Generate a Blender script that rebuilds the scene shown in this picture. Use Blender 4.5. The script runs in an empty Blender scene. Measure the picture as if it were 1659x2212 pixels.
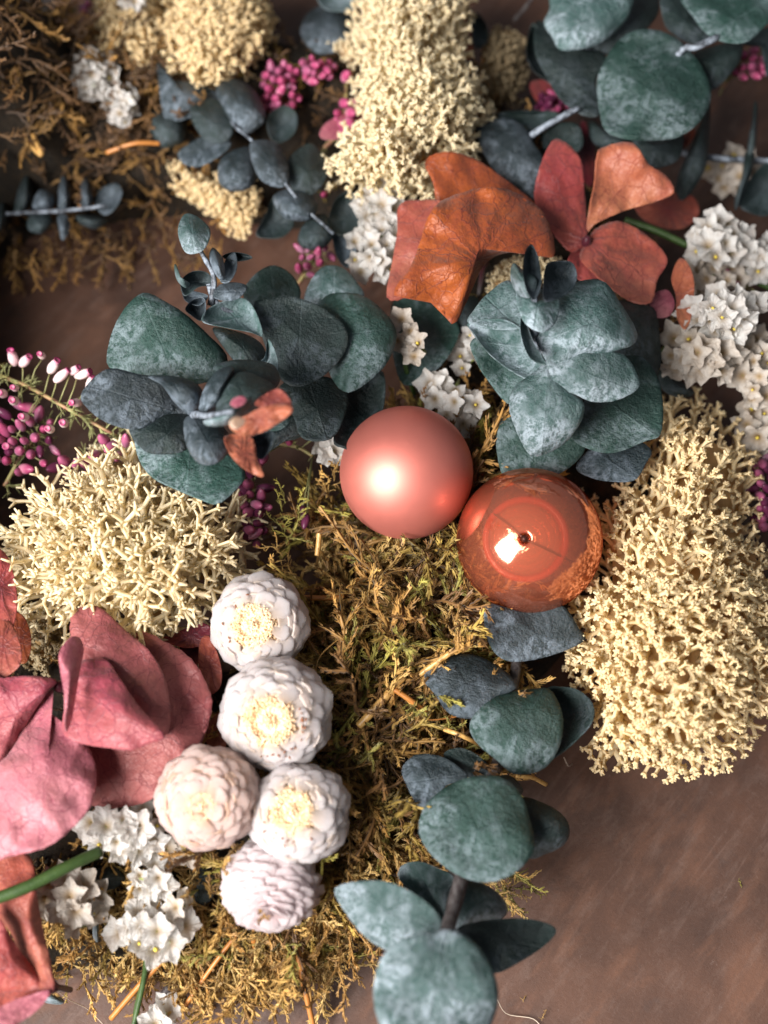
import bpy, math, random
import numpy as np
from mathutils import Vector, Matrix, noise

R_ = math.radians
random.seed(7)
rng = np.random.default_rng(7)
scene = bpy.context.scene
col = scene.collection
# ------------------------------------------------------------------ camera (1 unit = 1 cm)
TILT, DIST = R_(24), 22.0
FOC = Vector((0, 0, 2.8))
CAM = FOC + DIST * Vector((0, -math.sin(TILT), math.cos(TILT)))
FW = (FOC - CAM).normalized()
UPV = Vector((0, math.cos(TILT), math.sin(TILT)))
HALFW = 7.15 / DIST                      # tan of half the horizontal angle of view
cd = bpy.data.cameras.new('camera'); cam = bpy.data.objects.new('camera', cd); col.objects.link(cam)
cam.location = CAM; cam.rotation_euler = (TILT, 0, 0)
cd.sensor_fit = 'VERTICAL'; cd.sensor_height = 36; cd.lens = 18 / (HALFW * 4 / 3)
cd.clip_start = 0.5; cd.clip_end = 500
cd.dof.use_dof = True; cd.dof.focus_distance = DIST - 0.9; cd.dof.aperture_fstop = 0.105
scene.camera = cam
# ------------------------------------------------------------------ light
w = bpy.data.worlds.new('World'); scene.world = w; w.use_nodes = True
bg = w.node_tree.nodes['Background']; bg.inputs[0].default_value = (0.86, 0.92, 1, 1); bg.inputs[1].default_value = 0.15
ld = bpy.data.lights.new('window_light', 'AREA'); ld.shape = 'RECTANGLE'; ld.size = 30; ld.size_y = 38
ld.energy = 100000; ld.color = (1, 0.965, 0.92)
lo = bpy.data.objects.new('window_light', ld); col.objects.link(lo)
LDIR = Vector((-0.57, -0.47, 0.68)).normalized()
lo.location = LDIR * 60; lo.rotation_euler = LDIR.to_track_quat('Z', 'Y').to_euler()
scene.view_settings.view_transform = 'Standard'; scene.view_settings.look = 'None'
scene.view_settings.exposure = 0.34; scene.view_settings.gamma = 1
scene.cycles.max_bounces = 8; scene.cycles.transparent_max_bounces = 12
scene.cycles.caustics_reflective = False; scene.cycles.caustics_refractive = False

def P(x, y, z):
    """point at height z above the table on the sight line through photo position x, y"""
    d = FW + Vector((1, 0, 0)) * ((x - 829.5) / 829.5 * HALFW) + UPV * ((1106 - y) / 829.5 * HALFW)
    return CAM + d * ((z - CAM.z) / d.z)
def PX(p): return (p - CAM).dot(FW) * HALFW / 829.5      # size of one unit of P at point p

# ------------------------------------------------------------------ materials
def newmat(name):
    m = bpy.data.materials.new(name); m.use_nodes = True
    nt = m.node_tree; nt.nodes.clear()
    return m, nt
class NT:
    def __init__(s, name):
        s.m, s.nt = newmat(name)
        s.out = s.nt.nodes.new('ShaderNodeOutputMaterial')
    def n(s, t, ins=None, **kw):
        nd = s.nt.nodes.new(t)
        for k, v in kw.items(): setattr(nd, k, v)
        for k, v in (ins or {}).items(): s.set(nd, k, v)
        return nd
    def set(s, nd, k, v):
        i = nd.inputs[k]
        if isinstance(v, bpy.types.NodeSocket): s.nt.links.new(v, i)
        elif isinstance(v, (tuple, list)) and len(v) == 3 and i.type == 'RGBA': i.default_value = (*v, 1)
        else: i.default_value = v
    def math(s, op, a, b=0.0, c=None, clamp=False):
        nd = s.n('ShaderNodeMath', {0: a, 1: b}, operation=op, use_clamp=clamp)
        if c is not None: s.set(nd, 2, c)
        return nd.outputs[0]
    def noise(s, vec, scale, detail=4, rough=0.55, dist=0.0, out='Fac'):
        return s.n('ShaderNodeTexNoise', {'Vector': vec, 'Scale': scale, 'Detail': detail, 'Roughness': rough, 'Distortion': dist}).outputs[out]
    def ramp(s, f, a, b):
        return s.n('ShaderNodeMapRange', {'Value': f, 'From Min': a, 'From Max': b}).outputs[0]
    def mix(s, f, a, b, mode='MIX'):
        nd = s.nt.nodes.new('ShaderNodeMix'); nd.data_type = 'RGBA'; nd.blend_type = mode
        s.set(nd, 0, f); s.set(nd, 6, a); s.set(nd, 7, b)
        return nd.outputs[2]
    def geo(s): return s.n('ShaderNodeTexCoord').outputs['Object']
    def uv(s): return s.n('ShaderNodeTexCoord').outputs['UV']
    def rnd(s): return s.n('ShaderNodeObjectInfo').outputs['Random']
    def bump(s, h, st, d=0.05):
        return s.n('ShaderNodeBump', {'Height': h, 'Strength': st, 'Distance': d}).outputs[0]
    def pbr(s, color, rough=0.6, normal=None, metal=0.0, transl=0.0, tcol=None, clear=None, **kw):
        b = s.n('ShaderNodeBsdfPrincipled', {'Base Color': color, 'Roughness': rough, 'Metallic': metal})
        for k, v in kw.items(): s.set(b, k.replace('_', ' '), v)
        if normal is not None: s.set(b, 'Normal', normal)
        o = b.outputs[0]
        if transl:
            t = s.n('ShaderNodeBsdfTranslucent', {'Color': tcol if tcol is not None else color})
            mx = s.n('ShaderNodeMixShader', {0: transl, 1: o, 2: t.outputs[0]}); o = mx.outputs[0]
        if clear is not None:
            tp = s.n('ShaderNodeBsdfTransparent')
            mx = s.n('ShaderNodeMixShader', {0: clear, 1: o, 2: tp.outputs[0]}); o = mx.outputs[0]
        s.nt.links.new(o, s.out.inputs[0])
        return s.m

def mat_euc(name, base, pale, spot, bloom=(0.32, 0.37, 0.42), amount=0.5):
    t = NT(name); g = t.geo(); u = t.uv()
    c = t.mix(t.ramp(t.noise(g, 1.1, 3), 0.38, 0.66), base, pale)
    c = t.mix(t.ramp(t.noise(g, 9, 6, 0.75), 0.4, 0.75), c, spot)
    n2 = t.noise(g, 0.75, 3, 0.6, 0.6); fine = t.noise(g, 7, 5, 0.8)
    bl = t.math('MULTIPLY', t.ramp(n2, 0.49 - 0.08 * amount, 0.58), t.ramp(fine, 0.42, 0.56))
    sx = t.n('ShaderNodeSeparateXYZ', {0: u})
    mid = t.math('ABSOLUTE', sx.outputs[1])
    rib = t.math('SUBTRACT', 1.0, t.ramp(mid, 0.006, 0.03))
    rad = t.math('SUBTRACT', 1.0, t.ramp(t.n('ShaderNodeVectorMath', {0: u}, operation='LENGTH').outputs['Value'], 0.05, 0.4))
    bl = t.math('ADD', bl, t.math('MULTIPLY', rad, t.math('MULTIPLY', fine, 0.8)), clamp=True)
    bl = t.math('MULTIPLY', bl, amount * 1.25)
    c = t.mix(bl, c, bloom)
    c = t.mix(t.math('MULTIPLY', rib, 0.06), c, bloom)
    speck = t.ramp(t.noise(g, 24, 2, 0.5), 0.66, 0.72)
    c = t.mix(t.math('MULTIPLY', speck, 0.55), c, (0.012, 0.014, 0.014))
    br = t.math('MULTIPLY_ADD', t.rnd(), 0.5, 0.75)
    c = t.mix(1.0, c, t.n('ShaderNodeCombineColor', {0: br, 1: br, 2: br}).outputs[0], 'MULTIPLY')
    h = t.math('ADD', t.noise(g, 14, 5, 0.7), t.math('MULTIPLY', rib, 0.12))
    h = t.math('ADD', h, t.math('MULTIPLY', t.noise(g, 2.2, 2), 1.5))
    return t.pbr(c, t.ramp(fine, -0.1, 1.25), t.bump(h, 0.75, 0.08), Specular_IOR_Level=0.4)
EUC_D = mat_euc('leaf_dark', (0.0052, 0.0120, 0.0120), (0.0129, 0.0284, 0.0258), (0.0172, 0.0310, 0.0310), (0.1118, 0.1376, 0.1634), 0.42)
EUC_T = mat_euc('leaf_teal', (0.0052, 0.0258, 0.0198), (0.0163, 0.0499, 0.0404), (0.0310, 0.0671, 0.0602), (0.1892, 0.2408, 0.2666), 0.55)
EUC_P = mat_euc('leaf_pale', (0.0224, 0.0602, 0.0550), (0.0516, 0.0989, 0.0963), (0.1032, 0.1462, 0.1548), (0.3096, 0.3698, 0.4214), 0.72)
EUC_B = mat_euc('leaf_blue', (0.008, 0.016, 0.019), (0.020, 0.033, 0.040), (0.033, 0.046, 0.056), (0.18, 0.22, 0.27), 0.6)

def mat_hyd(name, a, b, c2, vein, vs=0.95):
    t = NT(name); g = t.geo(); u = t.uv()
    c = t.mix(t.ramp(t.noise(g, 0.55, 3), 0.38, 0.62), a, b)
    c = t.mix(t.ramp(t.noise(g, 1.7, 5, 0.65), 0.48, 0.75), c, c2)
    nv = t.noise(u, 3.0, 3, out='Color')
    du = t.n('ShaderNodeVectorMath', {0: nv, 1: u, 2: (0, 0, 0)}, operation='ADD').outputs[0]
    sc = t.n('ShaderNodeVectorMath', {0: nv, 'Scale': 0.28}, operation='SCALE').outputs[0]
    du = t.n('ShaderNodeVectorMath', {0: sc, 1: u}, operation='ADD').outputs[0]
    v1 = t.n('ShaderNodeTexVoronoi', {'Vector': du, 'Scale': 2.3}, feature='DISTANCE_TO_EDGE').outputs['Distance']
    v2 = t.n('ShaderNodeTexVoronoi', {'Vector': du, 'Scale': 7.0}, feature='DISTANCE_TO_EDGE').outputs['Distance']
    e1 = t.math('SUBTRACT', 1.0, t.ramp(v1, 0.0, 0.028)); e2 = t.math('SUBTRACT', 1.0, t.ramp(v2, 0.0, 0.07))
    s = t.n('ShaderNodeSeparateXYZ', {0: du})
    ang = t.math('ARCTAN2', t.math('SUBTRACT', s.outputs[1], 0.14), t.math('SUBTRACT', s.outputs[0], 0.14))
    pp = t.math('PINGPONG', t.math('MULTIPLY', ang, 1.55), 0.5)
    rlen = t.n('ShaderNodeVectorMath', {0: u}, operation='LENGTH').outputs['Value']
    rv = t.math('SUBTRACT', 1.0, t.ramp(t.math('MULTIPLY', pp, rlen), 0.0, 0.022))
    v = t.math('MAXIMUM', t.math('MULTIPLY', e1, 0.75), t.math('MULTIPLY', e2, 0.22))
    v = t.math('MAXIMUM', v, t.math('MULTIPLY', rv, 0.9))
    c = t.mix(t.math('MULTIPLY', v, vs), c, vein)
    c = t.mix(t.math('MULTIPLY', t.ramp(t.noise(g, 16, 4, 0.7), 0.35, 0.8), 0.3), c, tuple(min(1, k * 1.6) for k in b))
    near = t.math('SUBTRACT', 1.0, t.ramp(rlen, 0.0, 0.45))
    c = t.mix(t.math('MULTIPLY', near, 0.6), c, vein)
    fold = t.math('MULTIPLY', t.math('SINE', t.math('MULTIPLY', ang, 13.0)), t.ramp(rlen, 0.0, 1.2))
    h = t.math('SUBTRACT', t.math('MULTIPLY_ADD', t.noise(u, 5, 3), 1.3, fold), t.math('MULTIPLY', v, 0.7))
    return t.pbr(c, 0.5, t.bump(h, 0.38, 0.08), transl=0.38, Sheen_Weight=0.15)
HY_O = mat_hyd('petal_orange', (0.2688, 0.0521, 0.0185), (0.4200, 0.1008, 0.0168), (0.2520, 0.0462, 0.0252), (0.1428, 0.0168, 0.0168))
HY_S = mat_hyd('petal_salmon', (0.3864, 0.1008, 0.0504), (0.4536, 0.1680, 0.0840), (0.3528, 0.0840, 0.0588), (0.2184, 0.0336, 0.0252))
HY_R = mat_hyd('petal_red', (0.3024, 0.0378, 0.0420), (0.3864, 0.0840, 0.0630), (0.3360, 0.0504, 0.0672), (0.1176, 0.0101, 0.0252))
HY_D = mat_hyd('petal_dusty', (0.2856, 0.0630, 0.0714), (0.3864, 0.1260, 0.1176), (0.2856, 0.0588, 0.0630), (0.1260, 0.0126, 0.0294), 0.9)
HY_P = mat_hyd('petal_pink', (0.3024, 0.0420, 0.0714), (0.4032, 0.1008, 0.1176), (0.3360, 0.0756, 0.0756), (0.1680, 0.0151, 0.0504))
HY_L = mat_hyd('petal_rose', (0.4032, 0.1008, 0.1386), (0.5544, 0.2184, 0.2520), (0.4368, 0.1428, 0.1512), (0.2856, 0.0336, 0.0840), 1.0)
HY_M = mat_hyd('petal_magenta', (0.1344, 0.0101, 0.0294), (0.2352, 0.0294, 0.0420), (0.2520, 0.0588, 0.0336), (0.0672, 0.0042, 0.0168))
HY_C = mat_hyd('petal_coral', (0.3192, 0.0630, 0.0403), (0.3864, 0.1176, 0.0756), (0.2940, 0.0462, 0.0462), (0.1680, 0.0168, 0.0252))

def mat_lichen(name, a, b):
    t = NT(name); g = t.geo()
    c = t.mix(t.ramp(t.noise(g, 3, 3), 0.35, 0.7), a, b)
    r = t.rnd()
    c = t.mix(t.math('MULTIPLY', r, 0.2), c, (0.86, 0.66, 0.40))
    return t.pbr(c, 0.75, t.bump(t.noise(g, 26, 3), 0.3, 0.02), transl=0.55)
LI = mat_lichen('lichen_cream', (1.0, 0.88, 0.61), (0.98, 0.81, 0.51))
LIW = mat_lichen('lichen_ivory', (1.0, 0.92, 0.71), (0.99, 0.87, 0.61))
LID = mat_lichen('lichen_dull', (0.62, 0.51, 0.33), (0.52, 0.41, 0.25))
LIC = mat_lichen('lichen_core', (0.72, 0.47, 0.22), (0.55, 0.32, 0.12))

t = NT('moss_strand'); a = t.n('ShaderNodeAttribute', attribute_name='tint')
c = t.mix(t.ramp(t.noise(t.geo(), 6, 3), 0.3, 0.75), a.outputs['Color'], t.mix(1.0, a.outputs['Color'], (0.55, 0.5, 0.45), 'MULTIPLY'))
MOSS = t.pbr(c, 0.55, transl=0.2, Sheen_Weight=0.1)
t = NT('moss_ground'); g = t.geo()
c = t.mix(t.ramp(t.noise(g, 4, 6, 0.7), 0.35, 0.7), (0.010, 0.006, 0.002), (0.050, 0.027, 0.009))
MGR = t.pbr(c, 0.9, t.bump(t.noise(g, 9, 6, 0.8), 1.0, 0.3))
t = NT('dry_straw'); g = t.geo()
c = t.mix(t.ramp(t.noise(g, 12, 4), 0.35, 0.7), (0.42, 0.22, 0.06), (0.62, 0.38, 0.13)); c = t.mix(t.ramp(t.noise(g, 20, 3), 0.62, 0.7), c, (0.08, 0.03, 0.01))
STRAW = t.pbr(c, 0.4, t.bump(t.noise(g, 30, 2), 0.3, 0.02))
t = NT('brown_needle'); g = t.geo(); STRAWB = t.pbr(t.mix(t.noise(g, 9), (0.28, 0.09, 0.02), (0.52, 0.22, 0.05)), 0.4)
t = NT('green_stem'); g = t.geo(); GREEN = t.pbr(t.mix(t.noise(g, 5), (0.012, 0.035, 0.008), (0.06, 0.11, 0.025)), 0.5, t.bump(t.noise(t.n('ShaderNodeMapping', {0: g, 3: (3, 3, 1)}).outputs[0], 12, 5), 0.35, 0.03))
t = NT('heather_stem'); g = t.geo(); HSTEM = t.pbr(t.mix(t.ramp(t.noise(g, 5), 0.4, 0.6), (0.32, 0.14, 0.09), (0.30, 0.27, 0.10)), 0.5)
t = NT('heather_needle'); g = t.geo(); HNEED = t.pbr(t.mix(t.noise(g, 4), (0.20, 0.24, 0.08), (0.42, 0.38, 0.18)), 0.5, transl=0.15)
t = NT('euc_stem'); g = t.geo(); ESTEM = t.pbr(t.mix(t.ramp(t.noise(g, 6, 5, 0.7), 0.4, 0.62), (0.03, 0.035, 0.045), (0.26, 0.30, 0.36)), 0.6, t.bump(t.noise(g, 18, 4), 0.6, 0.04))
t = NT('euc_stem_dark'); g = t.geo(); ESTEMD = t.pbr(t.mix(t.ramp(t.noise(g, 8, 5, 0.7), 0.4, 0.7), (0.03, 0.02, 0.02), (0.13, 0.12, 0.12)), 0.6, t.bump(t.noise(g, 18, 4), 0.6, 0.04))
t = NT('wire'); WIRE = t.pbr((0.10, 0.04, 0.03), 0.3, metal=0.8)
t = NT('fibre'); FIBRE = t.pbr((0.55, 0.45, 0.36), 0.5)

def mat_bell(name, body, tip, t0=0.19):
    t = NT(name); s = t.n('ShaderNodeSeparateXYZ', {0: t.geo()})
    f = t.ramp(t.math('ADD', s.outputs[2], t.math('MULTIPLY', t.noise(t.geo(), 7), 0.12)), t0, t0 + 0.07)
    c = t.mix(f, t.mix(t.rnd(), body[0], body[1]), tip)
    return t.pbr(c, 0.35, transl=0.2)
BELL_W = mat_bell('bell_white', ((0.86, 0.74, 0.70), (0.84, 0.60, 0.64)), (0.42, 0.04, 0.16), 0.27)
BELL_M = mat_bell('bell_magenta', ((0.50, 0.24, 0.34), (0.24, 0.06, 0.14)), (0.40, 0.10, 0.20))
BELL_D = mat_bell('bell_dark', ((0.22, 0.05, 0.13), (0.12, 0.018, 0.06)), (0.12, 0.02, 0.06))
BELL_P = mat_bell('bell_pink', ((0.62, 0.24, 0.34), (0.42, 0.07, 0.18)), (0.42, 0.07, 0.17))

t = NT('statice_white'); g = t.geo()
c = t.mix(t.ramp(t.noise(g, 6, 4), 0.4, 0.8), (0.68, 0.67, 0.66), (0.46, 0.40, 0.36))
sx = t.n('ShaderNodeVectorMath', {0: t.uv()}, operation='LENGTH').outputs['Value']
c = t.mix(t.ramp(sx, 0.55, 0.05), c, (0.30, 0.20, 0.10))
STAT = t.pbr(c, 0.5, t.bump(t.noise(g, 16, 4, 0.7), 0.5, 0.03), transl=0.45, tcol=(0.8, 0.78, 0.74))
t = NT('statice_cream'); g = t.geo()
c = t.mix(t.ramp(t.noise(g, 6, 4), 0.4, 0.8), (0.55, 0.50, 0.45), (0.34, 0.27, 0.21))
sx = t.n('ShaderNodeVectorMath', {0: t.uv()}, operation='LENGTH').outputs['Value']
c = t.mix(t.ramp(sx, 0.55, 0.08), c, (0.36, 0.25, 0.14))
STATC = t.pbr(c, 0.5, t.bump(t.noise(g, 16, 4, 0.7), 0.5, 0.03), transl=0.3)
t = NT('calyx'); CALYX = t.pbr((0.22, 0.25, 0.08), 0.6)
t = NT('yellow_centre'); YEL = t.pbr((0.62, 0.48, 0.07), 0.6)

def mat_bract(name, c1, c2):
    t = NT(name); g = t.geo(); u = t.uv(); s = t.n('ShaderNodeSeparateXYZ', {0: u})
    c = t.mix(t.ramp(s.outputs[0], 0.0, 0.7), c2, c1)
    st = t.noise(t.n('ShaderNodeMapping', {0: u, 3: (2, 26, 1)}).outputs[0], 1.0, 3)
    c = t.mix(t.math('MULTIPLY', t.ramp(st, 0.5, 0.8), 0.25), c, (0.80, 0.66, 0.66))
    fl = t.math('MULTIPLY', t.ramp(t.noise(g, 11, 3, 0.7), 0.66, 0.72), t.ramp(s.outputs[0], 0.55, 0.9)); c = t.mix(t.math('MULTIPLY', fl, 0.5), c, (0.55, 0.30, 0.16))
    return t.pbr(c, 0.42, t.bump(st, 0.35, 0.02), transl=0.6, tcol=c1, clear=t.math('MULTIPLY', t.ramp(s.outputs[0], 0.35, 1.0), 0.32), Subsurface_Weight=0.5, Subsurface_Radius=(0.5, 0.35, 0.3), Subsurface_Scale=0.5)
BR_W = mat_bract('bract_white', (0.8835, 0.8463, 0.8556), (0.8928, 0.7254, 0.5580))
BR_P = mat_bract('bract_blush', (0.8928, 0.7719, 0.7347), (0.9021, 0.6510, 0.4464))
BR_I = mat_bract('bract_pink', (0.8928, 0.8184, 0.8277), (0.8556, 0.6510, 0.6324))
t = NT('disc_cream'); g = t.geo()
c = t.mix(t.ramp(t.noise(g, 5, 4, 0.7), 0.35, 0.65), (0.97, 0.80, 0.58), (0.92, 0.64, 0.38))
DISC = t.pbr(c, 0.6, t.bump(t.noise(g, 22, 3), 0.6, 0.04), transl=0.15)
t = NT('brown_speck'); SPECK = t.pbr((0.22, 0.07, 0.02), 0.6)

# table
t = NT('table_wood'); g = t.geo()
rot = t.n('ShaderNodeMapping', {0: g, 2: (0, 0, R_(-50))}).outputs[0]
mp = t.n('ShaderNodeMapping', {0: rot, 3: (0.38, 1.1, 1)}).outputs[0]
st = t.noise(mp, 1.3, 6, 0.65, 0.4)
c = t.mix(t.ramp(t.noise(g, 0.32, 4, 0.6), 0.38, 0.64), (0.036, 0.015, 0.009), (0.090, 0.040, 0.024))
c = t.mix(t.math('MULTIPLY', t.ramp(st, 0.5, 0.85), 0.5), c, (0.23, 0.10, 0.055))
c = t.mix(t.math('MULTIPLY', t.ramp(t.noise(mp, 3.2, 5, 0.7), 0.5, 0.8), 0.4), c, (0.17, 0.115, 0.095))
c = t.mix(t.math('MULTIPLY', t.ramp(t.noise(g, 3.6, 5, 0.8), 0.62, 0.74), 0.4), c, (0.22, 0.16, 0.14))
c = t.mix(t.math('MULTIPLY', t.ramp(t.noise(g, 1.0, 4, 0.7), 0.60, 0.72), 0.5), c, (0.045, 0.028, 0.024))
scr = t.n('ShaderNodeTexVoronoi', {'Vector': t.n('ShaderNodeMapping', {0: rot, 3: (0.3, 4, 1)}).outputs[0], 'Scale': 0.5}, feature='DISTANCE_TO_EDGE').outputs['Distance']
c = t.mix(t.math('MULTIPLY', t.math('SUBTRACT', 1.0, t.ramp(scr, 0.0, 0.03)), t.math('MULTIPLY', t.ramp(t.noise(g, 0.6, 2), 0.5, 0.65), 0.12)), c, (0.26, 0.17, 0.14))
c = t.mix(t.math('MULTIPLY', t.ramp(t.noise(g, 14, 4, 0.8), 0.5, 0.75), 0.35), c, (0.05, 0.028, 0.022))
TABLE = t.pbr(c, t.ramp(st, -0.8, 1.2), t.bump(t.math('ADD', t.noise(g, 9, 6, 0.8), st), 0.3, 0.06))

# baubles
t = NT('satin_rose'); g = t.geo()
SATIN = t.pbr((0.66, 0.205, 0.165), t.math('MULTIPLY_ADD', t.noise(g, 3, 4), 0.12, 0.48), t.bump(t.noise(g, 60, 2), 0.05, 0.01), metal=0.75, Coat_Weight=0.0)
t = NT('orange_glass'); g = t.geo()
lw = t.n('ShaderNodeLayerWeight', {'Blend': 0.45}).outputs['Facing']
tc = t.mix(t.ramp(lw, 0.1, 0.95), (1.0, 0.74, 0.62), (0.80, 0.16, 0.08))
tr = t.n('ShaderNodeBsdfTransparent', {'Color': tc}).outputs[0]
gl = t.n('ShaderNodeBsdfGlossy', {'Color': (1, 0.44, 0.31), 'Roughness': 0.10, 'Normal': t.bump(t.noise(g, 2.0, 2), 0.10, 0.1)}).outputs[0]
df = t.n('ShaderNodeBsdfDiffuse', {'Color': (0.95, 0.28, 0.16)}).outputs[0]
fr = t.n('ShaderNodeFresnel', {'IOR': 1.5}).outputs[0]
tl = t.n('ShaderNodeBsdfTranslucent', {'Color': (1.0, 0.36, 0.20)}).outputs[0]
df = t.n('ShaderNodeMixShader', {0: 0.5, 1: df, 2: tl}).outputs[0]
m1 = t.n('ShaderNodeMixShader', {0: 0.3, 1: tr, 2: df}).outputs[0]
m2 = t.n('ShaderNodeMixShader', {0: t.ramp(lw, -0.35, 1.25), 1: m1, 2: gl}).outputs[0]
t.nt.links.new(m2, t.out.inputs[0]); GLASS = t.m
t = NT('inner_glass'); g = t.geo()
lw = t.n('ShaderNodeLayerWeight', {'Blend': 0.5}).outputs['Facing']
tr = t.n('ShaderNodeBsdfTransparent', {'Color': t.mix(lw, (1.0, 0.72, 0.58), (0.62, 0.05, 0.03))}).outputs[0]
gl = t.n('ShaderNodeBsdfGlossy', {'Color': (1, 0.62, 0.5), 'Roughness': 0.12, 'Normal': t.bump(t.noise(g, 3.0, 3), 0.45, 0.1)}).outputs[0]
df = t.n('ShaderNodeBsdfDiffuse', {'Color': (0.95, 0.42, 0.26)}).outputs[0]
m1 = t.n('ShaderNodeMixShader', {0: 0.16, 1: tr, 2: df}).outputs[0]
m2 = t.n('ShaderNodeMixShader', {0: 0.45, 1: m1, 2: gl}).outputs[0]
t.nt.links.new(m2, t.out.inputs[0]); GLASS2 = t.m

t = NT('red_glass_ring'); tr = t.n('ShaderNodeBsdfTransparent', {'Color': (0.85, 0.16, 0.09)}).outputs[0]; RINGM = t.pbr((0.62, 0.06, 0.035), 0.2, clear=0.45)
# ------------------------------------------------------------------ object helpers
def thing(name, label, cat, loc, group=None):
    o = bpy.data.objects.new(name, None); o.empty_display_size = 0.3; col.objects.link(o)
    o.location = loc; tag(o, label, cat, group); return o
def tag(o, label, cat, group=None, kind=None):
    if label: o['label'] = label
    if cat: o['category'] = cat
    if group: o['group'] = group
    if kind: o['kind'] = kind
    return o
def mesh(name, v, f, mat, uv=None, smooth=True):
    me = bpy.data.meshes.new(name); me.from_pydata([tuple(p) for p in v], [], f)
    if uv is not None:
        l = me.uv_layers.new(name='UVMap'); li = np.empty(len(me.loops), dtype=np.int32); me.loops.foreach_get('vertex_index', li)
        l.data.foreach_set('uv', np.array(uv, dtype=np.float32)[li].ravel())
    if smooth: me.polygons.foreach_set('use_smooth', [True] * len(me.polygons))
    me.materials.append(mat); me.update(); return me
def worigin(o):
    p = Vector((0, 0, 0))
    while o is not None: p = p + o.location; o = o.parent
    return p
def part(name, v, f, mat, parent=None, origin=None, uv=None, smooth=True):
    """one mesh object; v in world coordinates, origin = where the object's own origin goes"""
    org = Vector(origin) if origin is not None else Vector(v[0])
    me = mesh(name, [Vector(p) - org for p in v], f, mat, uv, smooth)
    o = bpy.data.objects.new(name, me); col.objects.link(o); o.parent = parent
    o.location = org - worigin(parent) if parent else org
    return o
def inst(name, me, parent, mw):
    """a copy sharing mesh data; mw = world matrix (parents are never rotated)"""
    o = bpy.data.objects.new(name, me); col.objects.link(o); o.parent = parent
    m = mw.copy(); m.translation = m.translation - (worigin(parent) if parent else Vector((0, 0, 0)))
    o.matrix_basis = m; return o

def catmull(pts, n, closed=True):
    pts = [np.array(p, float) for p in pts]; k = len(pts); out = []
    segs = k if closed else k - 1
    for j in range(n):
        s = j / n * segs if closed else j / (n - 1) * segs
        i = min(int(s), segs - 1); u = s - i
        g = (lambda q: pts[q % k]) if closed else (lambda q: pts[max(0, min(k - 1, q))])
        p0, p1, p2, p3 = g(i - 1), g(i), g(i + 1), g(i + 2)
        out.append(0.5 * (2 * p1 + (p2 - p0) * u + (2 * p0 - 5 * p1 + 4 * p2 - p3) * u * u + (3 * p1 - p0 - 3 * p2 + p3) * u ** 3))
    return out
CM = 0.0086
def sheet_geo(out, z0, tx=0.0, ty=0.0, dome=0.0, base=None, thick=0.028, crinkle=0.0, seed=0, n=44, rings=9, ragged=0.0, edge=0.0, wrinkle=3.0):
    """a leaf or petal: outline, height z0 at its middle, slopes tx, ty, dome height, curl of the edge"""
    o = catmull([(p[0], p[1]) for p in out], n)
    c = sum(o) / len(o)
    b = np.array(base[:2], float) if base is not None else c
    ax = c - b; L = np.linalg.norm(ax); ax = ax / L if L > 1 else np.array((1., 0.)); sd = np.array((-ax[1], ax[0]))
    rr = np.mean([np.linalg.norm(p - c) for p in o]) * CM
    v = []; uv = []
    def add(q, r):
        z = z0 + tx * (q[0] - c[0]) * CM - ty * (q[1] - c[1]) * CM + dome * (1 - r * r) + edge * r ** 4
        if crinkle:
            z += crinkle * rr * (noise.noise(Vector((q[0] * CM * wrinkle, q[1] * CM * wrinkle, seed * 7.3))) * (0.4 + r) * 0.8
                 + 0.35 * r * r * noise.noise(Vector((q[0] * CM * wrinkle * 3, q[1] * CM * wrinkle * 3, seed * 3.1 + 5))))
        v.append(P(q[0], q[1], z)); d = q - b; uv.append((float(d @ ax) / 100, float(d @ sd) / 100))
    add(c, 0)
    for k in range(1, rings + 1):
        r = k / rings; r = r ** 0.85
        for i, p in enumerate(o):
            q = c + (p - c) * r
            if ragged and k >= rings - 1: q = c + (p - c) * r * (1 + ragged * (0.6 * noise.noise(Vector((i * 0.9, seed * 2.7, 0))) + 0.4 * (1 if i % 2 else -1)) * (1 if k == rings else 0.4))
            add(q, r)
    f = [(0, 1 + i, 1 + (i + 1) % n) for i in range(n)]
    for k in range(rings - 1):
        a0 = 1 + k * n
        for i in range(n): j = (i + 1) % n; f.append((a0 + i, a0 + n + i, a0 + n + j, a0 + j))
    N = len(v); back = (v[0] - CAM).normalized() * thick
    nv = v + [p + back for p in v]
    f2 = [tuple(N + i for i in reversed(q)) for q in f]
    a0 = 1 + (rings - 1) * n
    for i in range(n): j = (i + 1) % n; f2.append((a0 + i, N + a0 + i, N + a0 + j, a0 + j))
    return nv, f + f2, uv + uv
_seed = [0]
def sheet(name, out, z0, mat, parent, **k):
    _seed[0] += 1; k.setdefault('seed', _seed[0])
    v, f, uv = sheet_geo(out, z0, **k)
    return part(name, v, f, mat, parent, v[0], uv)

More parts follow.
